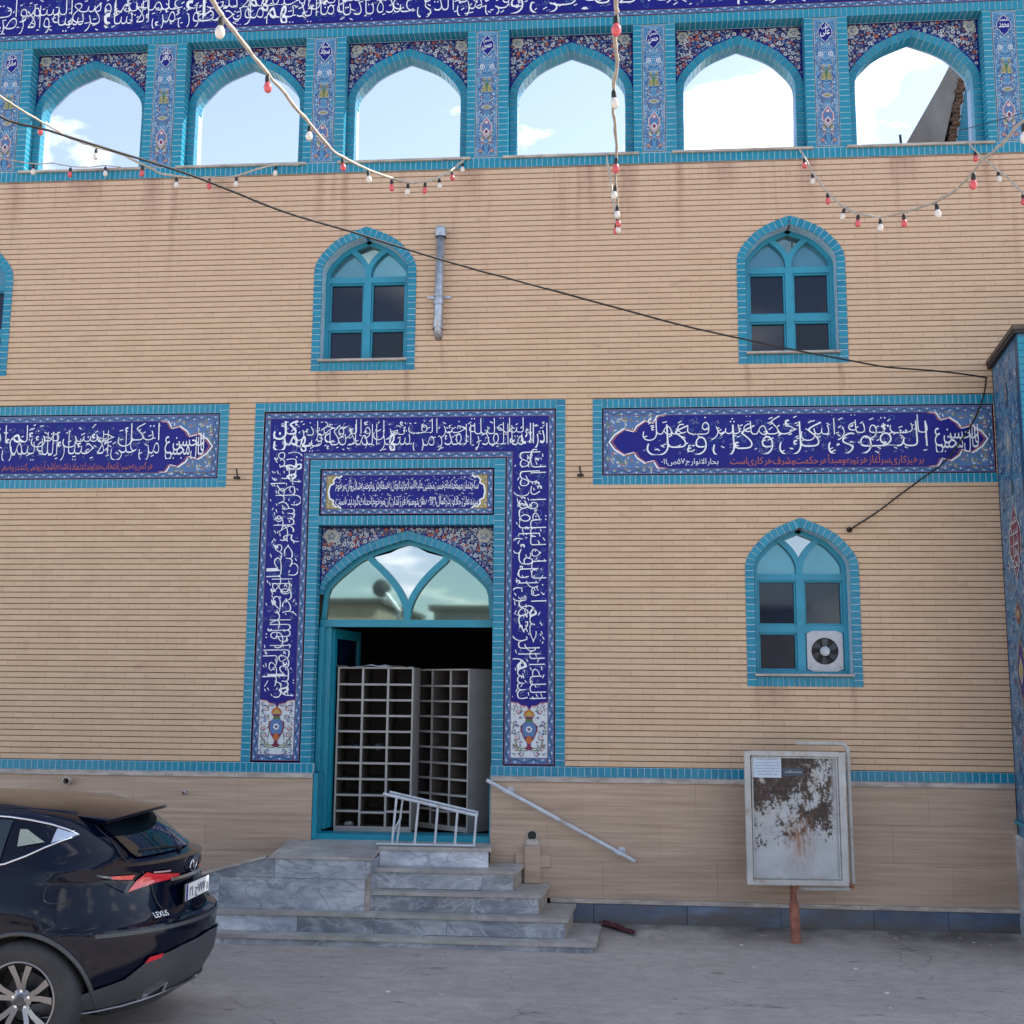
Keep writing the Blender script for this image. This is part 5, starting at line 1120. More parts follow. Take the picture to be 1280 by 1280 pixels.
MB().lathe([(.134, .045), (.0005, .045)], (0, fy, 0), (0, 1, 0), 'black', 24).build('duct', FN)
for i in range(6):
    a = 2 * math.pi * i / 6 + .5; b = MB(); c0, s0 = math.cos(a), math.sin(a); P4 = []
    for rr, ww, yy in ((.045, .020, 0), (.128, .034, .0)): P4 += [(rr * c0 - s0 * -ww, fy + .012 - .010, rr * s0 + c0 * -ww), (rr * c0 - s0 * ww, fy + .012 + .014, rr * s0 + c0 * ww)]
    b.add(P4, [(0, 1, 3, 2)], 'carplastic'); b.build('blade', FN)
MB().lathe([(.048, .01), (.048, -.004), (.034, -.008), (.030, -.004), (.0, -.004)], (0, fy, 0), (0, 1, 0), 'metal', 18).build('hub', FN)
for sx in (-1, 1): MB().lathe([(.006, 0), (.005, -.004), (0, -.004)], (sx * .15, fy, -.165), (0, 1, 0), 'black', 8).build('screw', FN)
# ================================================================== STRING LIGHTS and CABLES
def smooth(P, k=4, jit=.0, seed=1):
    r_ = random.Random(seed); P = [Vector(p) for p in P]; O = []
    for i in range(len(P) - 1):
        p0, p1, p2, p3 = P[max(i - 1, 0)], P[i], P[i + 1], P[min(i + 2, len(P) - 1)]
        for j in range(k):
            t = j / k; v = .5 * (2 * p1 + (p2 - p0) * t + (2 * p0 - 5 * p1 + 4 * p2 - p3) * t * t + (3 * p1 - p0 - 3 * p2 + p3) * t ** 3)
            O.append(v + Vector((r_.uniform(-jit, jit), r_.uniform(-jit, jit), r_.uniform(-jit, jit))))
    return O + [P[-1]]
BS = {}
def bulb_mesh(k):
    if k not in BS: BS[k] = (MB().lathe([(.0, -.118), (.012, -.116), (.021, -.106), (.0255, -.092), (.0255, -.080), (.021, -.066), (.0145, -.054), (.013, -.048)], (0, 0, 0), (0, 0, 1), k, 14).mesh('bulb'))
    BS[k].polygons.foreach_set('use_smooth', [True] * len(BS[k].polygons)); return BS[k]
sock = MB().lathe([(0, -.004), (.010, -.005), (.015, -.012), (.0165, -.030), (.0165, -.052), (.0, -.052)], (0, 0, 0), (0, 0, 1), 'black', 10).tube([(0, 0, 0), (0, 0, -.008)], .004, 'black', 5).mesh('socket')
def lights(lab, P, bulbs, rad_=.0105, seed=1, drop=.012):
    t = thing('string_lights', lab, 'string lights', 'strings of red and white bulbs across the facade'); Q = smooth(P, 4, .004, seed); r_ = random.Random(seed)
    rr = [rad_ * r_.uniform(.8, 1.2) for _ in Q]
    MB().tube(Q, rr, 'cable', 7).build('cable', t, smooth=True)
    for f_, col, tilt in bulbs:
        i = f_ * (len(P) - 1) * 4; a = Q[min(int(i), len(Q) - 1)]; b = Q[min(int(i) + 1, len(Q) - 1)]; p = a.lerp(b, i - int(i))
        o = link('bulb', bulb_mesh('bulb_' + col), t, loc=(p.x, p.y, p.z - drop)); o.rotation_euler = (r_.uniform(-.1, .1), tilt, r_.uniform(0, 3))
        so_ = link('socket', sock, o)
PA = [(-1.7, -15.4, 6.2), (-1.78, -11., 5.5), (-1.85, -8., 5.40), (-1.917, -6.9, 5.529), (-2.001, -6.4, 5.688), (-2.058, -5.9, 5.838), (-2.096, -5.4, 5.974), (-2.133, -4.8, 6.123), (-2.159, -4.2, 6.26), (-2.201, -3.5, 6.44), (-2.232, -2.9, 6.636), (-2.167, -2.2, 6.848), (-2.067, -1.6, 7.038), (-1.97, -1.2, 7.177), (-1.861, -.9, 7.319), (-1.77, -.6, 7.497), (-1.673, -.35, 7.7), (-1.588, -.02, 7.965)]
nA = len(PA) - 1
lights('thick light string from the top left corner down to the third arch sill', PA, [(3.5 / nA, 'white', 0), (6.0 / nA, 'red', 0), (8.0 / nA, 'white', 0), (10 / nA, 'red', .05), (11 / nA, 'white', .1), (12.0 / nA, 'red', 0), (12.9 / nA, 'white', -.2), (14.0 / nA, 'red', .0), (15 / nA, 'white', 0), (16 / nA, 'red', 0), (16.8 / nA, 'white', .1)], .012, 3)
PB = [(-5.4, -6, 7.9), (-5.35, -4, 7.4), (-5.327, -3.0, 7.333), (-5.311, -2.6, 7.368), (-5.317, -2.1, 7.473), (-5.179, -1.8, 7.458), (-5.013, -1.6, 7.452), (-4.875, -1.4, 7.478), (-4.709, -1.2, 7.457), (-4.605, -1.0, 7.453), (-4.465, -.9, 7.46), (-4.344, -.75, 7.508), (-4.228, -.6, 7.574), (-4.125, -.45, 7.639), (-4.02, -.35, 7.701), (-3.843, -.25, 7.815), (-3.653, -.15, 7.912), (-3.432, -.02, 7.966)]
nB = len(PB) - 1
lights('light string sagging across the first two arches at the upper left', PB, [(4 / nB, 'red', 0), (6 / nB, 'white', 0), (8 / nB, 'red', 0), (10 / nB, 'white', 0), (12 / nB, 'red', 0), (14 / nB, 'white', 0), (16 / nB, 'white', .1)], .0105, 5)
PC = [(-7.0, -2.2, 7.9), (-6.7, -1.4, 7.75), (-6.521, -.9, 7.756), (-6.386, -.6, 7.832), (-6.267, -.45, 7.863), (-6.112, -.35, 7.915), (-5.95, -.25, 7.919), (-5.778, -.15, 7.952), (-5.618, -.1, 7.989), (-5.473, -.03, 7.999)]
nC = len(PC) - 1
lights('short thin light string along the sill of the leftmost arch', PC, [(4 / nC, 'white', 0), (6 / nC, 'red', 0), (8 / nC, 'white', 0)], .007, 7)
PD = [(-1.6, -15.4, 6.3), (-.6, -11.5, 5.6), (0, -8, 5.45), (.03, -6.7, 5.575), (.04, -6.4, 5.634), (.029, -6.0, 5.749), (.043, -5.7, 5.779), (.025, -5.4, 5.797), (.026, -4.9, 5.906), (.043, -4.5, 5.953), (.051, -4.0, 6.039), (.042, -3.3, 6.21), (.058, -2.6, 6.355), (.069, -1.9, 6.489), (.058, -1.3, 6.672), (.045, -.8, 7.009), (.015, -.4, 7.446), (-.035, -.02, 7.985)]
nD = len(PD) - 1
lights('light string hanging straight down the middle of the photo from the top edge', PD, [(3.7 / nD, 'red', 0), (7 / nD, 'white', 0), (10 / nD, 'red', 0), (11.4 / nD, 'white', .15), (12.4 / nD, 'white', -.1), (13. / nD, 'red', .2), (13.5 / nD, 'white', -.15), (14 / nD, 'red', 0)], .0115, 9)
PE = [(2.018, -.02, 7.97), (2.026, -.3, 7.748), (2.066, -.5, 7.485), (2.126, -.9, 7.089), (2.2, -1.3, 6.764), (2.242, -1.7, 6.521), (2.343, -2.1, 6.319), (2.437, -2.5, 6.182), (2.46, -2.9, 6.057), (2.5, -3.2, 5.972), (2.532, -3.6, 5.888), (2.504, -4.1, 5.799), (2.456, -4.5, 5.708), (2.39, -5.0, 5.558), (2.288, -5.6, 5.389), (2.174, -6.2, 5.198), (1.7, -8.5, 4.9), (.2, -12, 5.3), (-1.5, -15.4, 6.1)]
nE = len(PE) - 1
lights('light string sagging from the fifth arch sill across the right window', PE, [(1 / nE, 'red', 0), (2 / nE, 'white', 0), (3. / nE, 'red', 0), (4 / nE, 'white', -.25), (5 / nE, 'red', 0), (6 / nE, 'white', 0), (7 / nE, 'red', 0), (9 / nE, 'white', -.1), (11 / nE, 'red', 0), (14.2 / nE, 'white', 0)], .0095, 11)
PF = [(3.77, -.02, 7.99), (3.782, -.2, 7.809), (3.815, -.4, 7.607), (3.859, -.6, 7.399), (3.9, -.8, 7.213), (3.904, -1.1, 6.939), (3.919, -1.4, 6.719), (4.1, -2.2, 6.3), (4.6, -3.2, 6.2)]
lights('light string leaving the sixth arch sill towards the right edge', PF, [(1 / 8, 'red', 0), (3 / 8, 'white', .1), (5 / 8, 'red', 0), (6.6 / 8, 'white', 0)], .009, 13)
KC = thing('electric_cable', 'sagging black electric cable crossing the whole facade from left to right', 'cable')
K1 = [(-4.6, -9, 6.4), (-4.2, -6.4, 5.98), (-3.998, -5.2, 5.911), (-3.749, -4.9, 5.912), (-3.411, -4.4, 5.965), (-3.029, -4.0, 5.963), (-2.534, -3.6, 5.871), (-2.06, -3.2, 5.847), (-1.353, -2.7, 5.772), (-.771, -2.4, 5.693), (-.091, -2.0, 5.623), (.633, -1.6, 5.539), (1.253, -1.2, 5.516), (1.818, -.9, 5.479), (2.329, -.6, 5.47), (2.758, -.4, 5.446), (3.226, -.25, 5.448), (3.756, -.12, 5.409)]
K2 = [(3.792, -.1, 5.373), (3.775, -.08, 5.244), (3.685, -.08, 5.012), (3.557, -.08, 4.807), (3.369, -.06, 4.557), (3.111, -.05, 4.363), (2.867, -.05, 4.184), (2.664, -.05, 4.03), (2.401, -.03, 3.862)]
MB().tube(smooth(K1 + K2, 4, .0015, 2), .0088, 'blackcable', 7).build('cable', KC, smooth=True)
MB().lathe([(.026, 0), (.03, -.03), (.018, -.05)], (2.40, 0, 3.862), (0, 1, 0), 'blackcable', 8).build('wall_entry', KC)
TC = thing('thin_wire', 'thin dark wire across the arcade pillar at the top right corner', 'wire'); MB().tube(smooth([(3.55, -.04, 8.08), (3.9, -.06, 8.16), (4.4, -.25, 8.22), (4.9, -.5, 8.3)], 4), .004, 'blackcable', 5).build('wire', TC)
# ================================================================== CLOTH AND LITTER
q = random.Random(5); cl = thing('crumpled_cloth', 'crumpled dark red cloth on the ground beside the lowest step', 'cloth', loc=(0, 0, 0)); V = []; F = []
nu, nv = 22, 9
for i in range(nu):
    t = i / (nu - 1); cx, cy = -.12 + .33 * t, -.07 - .33 * t ** 1.3
    for j in range(nv):
        s_ = j / (nv - 1) - .5; wd = .13 * (1 - .35 * t); V.append((cx + s_ * wd * .4 + q.uniform(-.006, .006), cy + s_ * wd, gz(cx, cy) + .012 + .05 * (.25 - s_ * s_) * (1.4 + math.sin(t * 17 + j)) + q.uniform(0, .014)))
MB().add(V, [(i * nv + j, (i + 1) * nv + j, (i + 1) * nv + j + 1, i * nv + j + 1) for i in range(nu - 1) for j in range(nv - 1)], 'cloth').build('cloth', cl)
lt = MB(); q = random.Random(9)
for i in range(60):
    x, y = q.uniform(-3, 4.2), -q.uniform(.2, 2.6) ** 1.0; s_ = q.uniform(.004, .012); z = gz(x, y)
    if y > -1.05 and x < .1: continue
    lt.hexa([(x - s_ * 2, y - s_, z), (x + s_ * 2, y - s_ * .6, z), (x + s_ * 1.6, y + s_, z), (x - s_, y + s_, z), (x - s_ * 1.5, y - s_ * .7, z + s_), (x + s_ * 1.5, y - s_ * .3, z + s_ * .8), (x + s_, y + s_ * .8, z + s_ * .7), (x - s_, y + s_ * .7, z + s_)], 'gravel' if i % 4 == 0 else 'cement')
lt.build('scattered_grit', None, kind='stuff', label='small pale stones and grit scattered on the worn pavement', cat='grit')
# ================================================================== TILED SIDE PORTAL at the right edge
SP = thing('side_portal', 'projecting portal wall covered in blue floral tiles at the right edge of the photo', 'tiled wall')
A0, A1 = Vector((3.893, 0)), Vector((3.742, -1.2)); ud = (A1 - A0).normalized(); nn = Vector((ud.y, -ud.x)); ln = (A1 - A0).length
if nn.x > 0: nn = -nn
fn = lambda u_, v_, o_: (A0.x + ud.x * u_ + nn.x * o_, A0.y + ud.y * u_ + nn.y * o_, v_)
MB().prism([(3.90, .3), (3.897, -.0), (3.746, -1.2), (8.4, -1.2), (8.4, .3)], -.3, 5.555, 'g_wing').build('portal_core', SP)
MB().prism([(3.90, .0), (3.835, .0), (3.69, -1.25), (8.45, -1.25), (8.45, .0)], 5.556, 5.60, 'darkcoping').prism([(3.90, .0), (3.845, .0), (3.70, -1.24), (8.45, -1.24), (8.45, .0)], 5.52, 5.555, 'black').build('coping', SP)
c = Canvas(); c.rect(0, 1.04, ln, 5.52, 'wing', 0); c.rib([(.02, 1.05), (.02, 5.5)], .03, 'deep', 2); c.rib([(ln - .05, 1.05), (ln - .05, 5.5)], .06, 'teal', 2); c.rib([(ln - .10, 1.05), (ln - .10, 5.5)], .02, 'black', 3)
uc = ln * .50; q = random.Random(3)
for i in range(800):
    x, z = q.uniform(.06, ln - .14), q.uniform(1.08, 5.48); c.spiral(x, z, q.uniform(.018, .055), q.uniform(0, 6), .9, q.choice(('wht', 'border', 'deep', 'wht', 'border', 'navy', 'sky')), .009, 4, q.choice((1, -1)))
for i in range(420):
    x, z = q.uniform(.06, ln - .14), q.uniform(1.08, 5.48); c.leaf(x, z, q.uniform(.03, .06), .018, q.uniform(0, 6.28), q.choice(('wht', 'olive', 'border', 'cream', 'wht', 'pink', 'deep')), 5)
for zc, w_, h, k1, k2 in ((5.10, .16, .30, 'maroon', 'grey'), (4.62, .34, .62, 'cream', 'wing'), (4.20, .16, .22, 'green', 'lblue'), (2.98, .30, .26, 'yellow', 'maroon'), (2.45, .44, .72, 'yellow', 'navy'), (1.75, .34, .4, 'cream', 'maroon'), (1.3, .2, .25, 'yellow', 'teal')):
    c.lob(uc, zc, w_ * .8, h, k1, 6); c.lob(uc, zc, w_ * .68, h * .88, k2, 7); c.lob(uc, zc, w_ * .4, h * .42, 'cream', 8); c.lob(uc, zc, w_ * .25, h * .25, k1, 9)
c.lob(uc + .05, 3.66, .52, .80, 'wht', 6); c.lob(uc + .05, 3.66, .48, .74, 'maroon', 7); joints(c, 0, 1.04, ln, 5.5, 10, .3, .3); c.build('painted_glaze', SP, fn=fn, step=.0011)
s = Script('g_wht'); fnw = lambda u_, v_, o_: fn(u_, v_, .013 + o_)
for i, wd in enumerate(('الحسن', 'سيد', 'شباب', 'اهل', 'الجنة')):
    V, F, w_ = glyphs(wd); s.put(wd, uc + .05 - .17, 3.83 - i * .105, .34 / w_, .17, fn=fnw)
s.build('lettering', SP)
MB().prism([(3.89, .0), (3.86, -.0), (3.71, -1.22), (8.42, -1.22), (8.42, .0)], 1.0, 1.035, 'teal' if 'teal' in M else 'paint').build('ledge', SP)
tl = MB()
for i in range(68): z = 1.04 + i * .0655; tl.slab(3.742, 3.842, -1.212, -1.201, z + .002, z + .0635, 'tile', .002)
tl.build('edge_tiles', SP, kind='stuff')
MB().prism([(3.905, -.02), (3.86, -.02), (3.735, -1.205), (3.79, -1.205)], -.3, .90, 'marblel').build('marble_pier', SP)
# ================================================================== RAKED ROOFTOP WALL behind the right arch
RW_ = thing('rooftop_wall', 'raked grey concrete wall with a broken brick edge seen through the rightmost arch', 'concrete wall')
fixn(MB().ext([(3.2, 7.87), (3.94, 9.476), (4.47, 10.40), (5.1, 11.6), (5.4, 11.6), (4.64, 10.285), (4.43, 9.49), (4.18, 7.87)], 3.0, 3.5, 'concrete').build('concrete_slab', RW_))
e_ = MB(); q = random.Random(4)
for i in range(44):
    t = i / 44; x = 4.18 + (4.66 - 4.18) * t; z = 7.87 + 2.5 * t; j = q.uniform(-.015, .02); e_.slab(x - .01 + j, x + .085 + j, 2.97 + q.uniform(-.02, .02), 3.4, z, z + .05, 'rusticbrick', .008)
e_.build('brick_edge', RW_)
fixn(MB().ext([(4.27, 7.87), (4.76, 10.42), (6.2, 10.42), (6.2, 7.87)], 3.08, 3.5, 'grout').build('tiled_panel', RW_)); t_ = MB()
for j in range(34):
    for i in range(12):
        z = 7.89 + j * .074; x = 4.31 + (z - 7.87) * .192 + i * .15
        if x < 6.0: t_.slab(x, x + .143, 3.072, 3.10, z, z + .066, 'tile', .003)
t_.build('tiles', RW_, kind='stuff')
MB().tube([(3.86, 2.95, 9.25), (3.84, 2.93, 9.55)], .018, 'black', 5).tube([(3.80, 2.93, 9.30), (3.9, 2.93, 9.22)], .04, 'black', 5).build('iron_stub', RW_)
# ================================================================== THE CAR (local x runs forward from the tail)
CX, CY, CZ = -2.745, -3.605, -.095           # tail centre; the car points to -X
CAR = thing('parked_car', 'shiny black SUV parked at the lower left with its tail towards the steps', 'car', loc=(CX, CY, CZ)); CAR.rotation_euler = (0, 0, math.pi)
def lerp(T, w_):
    if w_ <= T[0][0]: return T[0][1]
    for (a, b), (c_, d) in zip(T, T[1:]):
        if w_ <= c_: t = (w_ - a) / (c_ - a); return b + (d - b) * t
    return T[-1][1]
RR_ = [(.20, .36), (.28, .24), (.36, .18), (.46, .12), (.60, .10), (.74, .10), (.775, .11), (.795, .16), (.84, .195), (.95, .235), (1.05, .245), (1.12, .235), (1.15, .225), (1.165, .28), (1.20, .37), (1.30, .50), (1.40, .65), (1.46, .76), (1.51, .92), (1.545, 1.25), (1.57, 1.7), (1.58, 2.0)]
FR_ = [(.20, 4.35), (.36, 4.55), (.60, 4.62), (.80, 4.60), (.92, 4.45), (.98, 4.1), (1.03, 3.7), (1.08, 3.40), (1.165, 3.22), (1.30, 2.95), (1.40, 2.75), (1.50, 2.5), (1.545, 2.38), (1.58, 2.2)]
HW_ = [(.20, .78), (.28, .85), (.40, .885), (.60, .915), (.80, .925), (.92, .915), (1.0, .895), (1.06, .875), (1.12, .855), (1.165, .835), (1.30, .765), (1.40, .705), (1.46, .66), (1.51, .58), (1.545, .44), (1.57, .25), (1.58, .12)]
WX = (.985, 3.645); PW_ = 2.05
def AA(w_): return .80 if w_ < 1.12 else max(.14, .74 - (w_ - 1.12) * 1.2)
def csm(T, w_):
    if w_ <= T[0][0]: return T[0][1]
    for i in range(len(T) - 1):
        if w_ <= T[i + 1][0]:
            p0, p1, p2, p3 = T[max(i - 1, 0)], T[i], T[i + 1], T[min(i + 2, len(T) - 1)]; h = p2[0] - p1[0]; t = (w_ - p1[0]) / h
            m1 = (p2[1] - p0[1]) / (p2[0] - p0[0]) * h; m2 = (p3[1] - p1[1]) / (p3[0] - p1[0]) * h
            return (2 * t ** 3 - 3 * t * t + 1) * p1[1] + (t ** 3 - 2 * t * t + t) * m1 + (-2 * t ** 3 + 3 * t * t) * p2[1] + (t ** 3 - t * t) * m2
    return T[-1][1]
def surf(phi, w_, s=-1, off=0.):
    """phi 0 = tail centre, 90 = where the flank starts, beyond 90 runs forward 2 cm per unit"""
    r_, f_, h_ = lerp(RR_, w_), lerp(FR_, w_), csm(HW_, w_); a = min(AA(w_), (f_ - r_) * .4)
    def pt(phi):
        if phi <= 90: c_, s_ = math.cos(rad(max(phi, 0))), math.sin(rad(max(phi, 0))); x = r_ + a * (1 - c_ ** (2 / PW_)); y = h_ * s_ ** (2 / PW_)
        else: x = r_ + a + (phi - 90) * .02; y = h_
        if w_ < 1.0:
            for wx in WX: y += .016 * math.exp(-((x - wx) / .42) ** 2) * min(1, (1.0 - w_) / .15) * min(1, max(0, phi) / 60)
        return x, y
    x, y = pt(phi)
    if off:
        x2, y2 = pt(phi + 1.5); x1, y1 = pt(max(0.01, phi - 1.5)); t = Vector((x2 - x1, y2 - y1)).normalized(); x += -t.y * off * 1; y += t.x * off
        # lean of the surface with height
        if t.y > 0: pass
    return Vector((x, s * y, w_))
def flank(x, w_, s=-1, off=0.):
    r_ = lerp(RR_, w_); a = min(AA(w_), (lerp(FR_, w_) - r_) * .4)
    if x >= r_ + a: return surf(90 + (x - r_ - a) / .02, w_, s, off)
    c_ = max(0., 1 - (x - r_) / a) ** (PW_ / 2); return surf(math.degrees(math.acos(min(1, c_))), w_, s, off)
def tail(y, w_, off=0.):
    h_ = lerp(HW_, w_); t = min(1, abs(y) / h_) ** (PW_ / 2); return surf(math.degrees(math.asin(t)), w_, -1 if y < 0 else 1, off)
ws = sorted(set([.20, .24, .28, .36, .42, .46, .53, .60, .67, .74, .76, .775, .785, .795, .815, .84, .9, .95, 1.0, 1.03, 1.05, 1.08, 1.12, 1.14, 1.15, 1.157, 1.165, 1.18, 1.20, 1.25, 1.30, 1.35, 1.40, 1.43, 1.46, 1.49, 1.51, 1.53, 1.545, 1.56, 1.57, 1.58]))
PH = [0, 12, 22, 32, 40, 48, 56, 64, 71, 78, 84, 90]
def ringpts(w_):
    r_, f_ = lerp(RR_, w_), lerp(FR_, w_); a = min(AA(w_), (f_ - r_) * .4); b = min(.75, (f_ - r_) * .4); h = []
    for ph in PH: h.append(surf(ph, w_, 1))
    x0, x1 = r_ + a, f_ - b; nS = 22
    for i in range(1, nS): h.append(flank(x0 + (x1 - x0) * i / nS, w_, 1))
    for ph in PH[::-1]: c_, s_ = math.cos(rad(ph)), math.sin(rad(ph)); h.append(Vector((f_ - b * (1 - c_ ** (2 / 2.4)), csm(HW_, w_) * s_ ** (2 / 2.4), w_)))
    return h + [Vector((p.x, -p.y, p.z)) for p in h[-2:0:-1]]
V = []; F = []
for w_ in ws: V += ringpts(w_)
nR = len(V) // len(ws)
for i in range(len(ws) - 1):
    for j in range(nR): F.append((i * nR + j, i * nR + (j + 1) % nR, (i + 1) * nR + (j + 1) % nR, (i + 1) * nR + j))
F.append(tuple(range(nR - 1, -1, -1))); F.append(tuple((len(ws) - 1) * nR + j for j in range(nR)))
bo = MB().add(V, F, 'paintblk').build('body', CAR, smooth=True); fixn(bo)
ct = MB()
for wx in WX:
    for s in (-1, 1): ct.lathe([(.0, .0), (.415, .0), (.415, .60), (0, .60)], (wx, s * 1.15 if s > 0 else -1.15, .36), (0, -s, 0), 'carplastic', 40)
cto = fixn(ct.build('arch_cutter')); cto.matrix_world = Matrix.Translation((CX, CY, CZ)) @ Matrix.Rotation(math.pi, 4, 'Z')
bpy.context.view_layer.update()
md = bo.modifiers.new('arches', 'BOOLEAN'); md.operation = 'DIFFERENCE'; md.object = cto; md.solver = 'EXACT'
dg = bpy.context.evaluated_depsgraph_get(); nm_ = bpy.data.meshes.new_from_object(bo.evaluated_get(dg)); bo.modifiers.clear(); bo.data = nm_; bo.data.name = 'body'
bpy.data.objects.remove(cto, do_unlink=True)
for a_ in list(bo.data.attributes):
    if a_.name == 'sharp_face': bo.data.attributes.remove(a_)
try: bo.data.set_sharp_from_angle(angle=rad(34))
except Exception: pass
def patch(fnp, c4, nu, nv, k, off, mb=None, nm=None, par=CAR):
    (a0, b0), (a1, b1), (a2, b2), (a3, b3) = c4; own = mb is None; mb = mb or MB(); V = []
    for j in range(nv + 1):
        for i in range(nu + 1):
            u_, v_ = i / nu, j / nv
            a = (a0 * (1 - u_) + a1 * u_) * (1 - v_) + (a3 * (1 - u_) + a2 * u_) * v_; b = (b0 * (1 - u_) + b1 * u_) * (1 - v_) + (b3 * (1 - u_) + b2 * u_) * v_
            V.append(fnp(a, b, off))
    mb.add(V, [(j * (nu + 1) + i, j * (nu + 1) + i + 1, (j + 1) * (nu + 1) + i + 1, (j + 1) * (nu + 1) + i) for j in range(nv) for i in range(nu)], k)
    if own: return mb.build(nm, par, smooth=True)
fl = lambda s: (lambda x, w_, o: flank(x, w_, s, o))
tf = lambda y, w_, o: tail(y, w_, o) + Vector((0, 0, o * .5))
ph = lambda s: (lambda p, w_, o: surf(p, w_, s, o))
for s in (-1, 1):
    # quarter glass, rear door glass, front door glass, chrome surround
    g_ = MB(); patch(fl(s), ((.96, 1.318), (1.13, 1.288), (1.15, 1.392), (1.10, 1.392)), 4, 4, 'carglasslight' if s > 0 else 'carglass', .010, g_); g_.build('quarter_glass', CAR)
    g_ = MB(); patch(fl(s), ((1.22, 1.175), (1.92, 1.15), (1.92, 1.455), (1.22, 1.445)), 8, 5, 'carglass', .010, g_); g_.build('side_glass', CAR)
    g_ = MB(); patch(fl(s), ((2.0, 1.15), (2.95, 1.13), (2.62, 1.42), (2.0, 1.455)), 8, 5, 'carglass', .010, g_); g_.build('side_glass', CAR)
    cc = MB(); L1 = [(.79, 1.352), (.86, 1.385), (.96, 1.42), (1.1, 1.447), (1.25, 1.462), (1.6, 1.478), (2.0, 1.478), (2.4, 1.46), (2.7, 1.40)]; L2 = [(.79, 1.35), (.86, 1.325), (.95, 1.285), (1.05, 1.235), (1.18, 1.185), (1.4, 1.150), (1.9, 1.125), (2.6, 1.11), (3.0, 1.10)]
    for L_ in (L1, L2): cc.tube([flank(x, w_, s, .008) for x, w_ in L_], .0072, 'chrome', 6)
    patch(fl(s), ((.79, 1.351), (.92, 1.312), (.92, 1.398), (.79, 1.352)), 3, 3, 'chrome', .012, cc); cc.build('chrome_trim', CAR, smooth=True)
    # door and fuel door seams
    sm_ = MB(); sm_.tube([flank(x, w_, s, .001) for x, w_ in ((1.35, .42), (1.34, .55), (1.36, .70), (1.30, .80), (1.22, .88), (1.20, 1.0), (1.20, 1.14))], .0035, 'black', 4)
    sm_.tube([flank(.775 + .105 * (abs(math.cos(t)) ** .6) * (1 if math.cos(t) > 0 else -1), 1.012 + .06 * (abs(math.sin(t)) ** .6) * (1 if math.sin(t) > 0 else -1), s, .001) for t in [q_ * 6.2832 / 28 for q_ in range(29)]], .003, 'black', 4)
    sm_.tube([flank(x, w_, s, .001) for x, w_ in ((2.02, .38), (2.02, .8), (2.0, 1.13))], .0035, 'black', 4); sm_.build('panel_seam', CAR)
    ch_ = MB(); ch_.tube([flank(x, w_, s, .022) for x, w_ in ((1.40, 1.01), (1.5, 1.02), (1.62, 1.01))], .014, 'paintblk', 6).build('door_handle', CAR, smooth=True)
    # arch lining lip
    lip = MB(); P_ = []
    for i in range(25):
        t = math.pi * (i / 24) * 1.16 - .25; P_.append(flank(WX[0] + .42 * math.cos(t), .36 + .42 * math.sin(t), s, .004))
    lip.tube(P_, .016, 'carplastic', 6).build('arch_trim', CAR, smooth=True); lip = MB(); P_ = []
    for i in range(25): t = math.pi * (i / 24) * 1.16 - .25; P_.append(flank(WX[1] + .42 * math.cos(t), .36 + .42 * math.sin(t), s, .004))
    lip.tube(P_, .016, 'carplastic', 6); lip.build('arch_trim', CAR, smooth=True)
    sk = MB(); patch(fl(s), ((1.42, .22), (3.2, .22), (3.2, .36), (1.42, .36)), 8, 3, 'carplastic', .012, sk); sk.build('sill_trim', CAR, smooth=True)
    # tail lamps
    L_ = MB(); o_ = .014
    for q4, kk in ((((13, 1.030), (29, 1.024), (30, 1.084), (12, 1.052)), 'lamp_red'), (((29, 1.024), (36, 1.008), (34, 1.100), (30, 1.084)), 'lamp_red'), (((36, 1.008), (42.5, .992), (38.5, 1.055), (34, 1.100)), 'lamp_red'),
                   (((20, 1.078), (30, 1.088), (30.5, 1.098), (19, 1.088)), 'lamp_clear'), (((41, 1.064), (50, 1.078), (52, 1.098), (40, 1.093)), 'lamp_red'), (((50, 1.076), (58, 1.106), (58, 1.113), (52, 1.100)), 'carglass'), (((43, .990), (44.5, .992), (42, 1.060), (39.5, 1.052)), 'carplastic'), (((44.5, .995), (56, 1.08), (50, 1.074), (42, 1.060)), 'paintblk')):
        patch(ph(s), q4, 4, 3, kk, o_, L_)
    L_.build('tail_lamp', CAR)
    rf = MB(); patch(ph(s), ((34, .565), (42, .548), (40, .584), (33, .592)), 4, 2, 'lamp_red', .022, rf); rf.build('reflector', CAR)
    # bumper lower cladding with light edge, exhaust finisher
    cl_ = MB(); [patch(ph(s), ((p0, l0), (p1, l1), (p1, h1), (p0, h0)), 6, 4, 'carplastic', .014, cl_) for p0, p1, l0, l1, h0, h1 in ((0, 22, .33, .32, .640, .612), (22, 40, .32, .30, .612, .562), (40, 50, .30, .285, .562, .462), (50, 65, .285, .275, .462, .396), (65, 84, .275, .27, .396, .345))]; cl_.build('lower_bumper', CAR, smooth=True)
    tr = MB(); tr.tube([surf(p, w_ - .012, s, .030) for p, w_ in ((84, .262), (74, .264), (64, .270), (54, .278), (44, .290), (34, .305), (24, .322), (12, .332), (0, .335))], .010, 'alloy', 6); tr.build('diffuser_trim', CAR, smooth=True)
    ex = MB(); cE = [surf(p, w_, s, .035) for p, w_ in ((24, .315), (34, .285), (34.5, .335), (26, .39))]; ce = sum(cE, Vector()) / 4
    ins = [ce + (v - ce) * .72 + Vector((-.0, 0, 0)) for v in cE]; dp = [v + Vector((.12, 0, .01)) for v in ins]
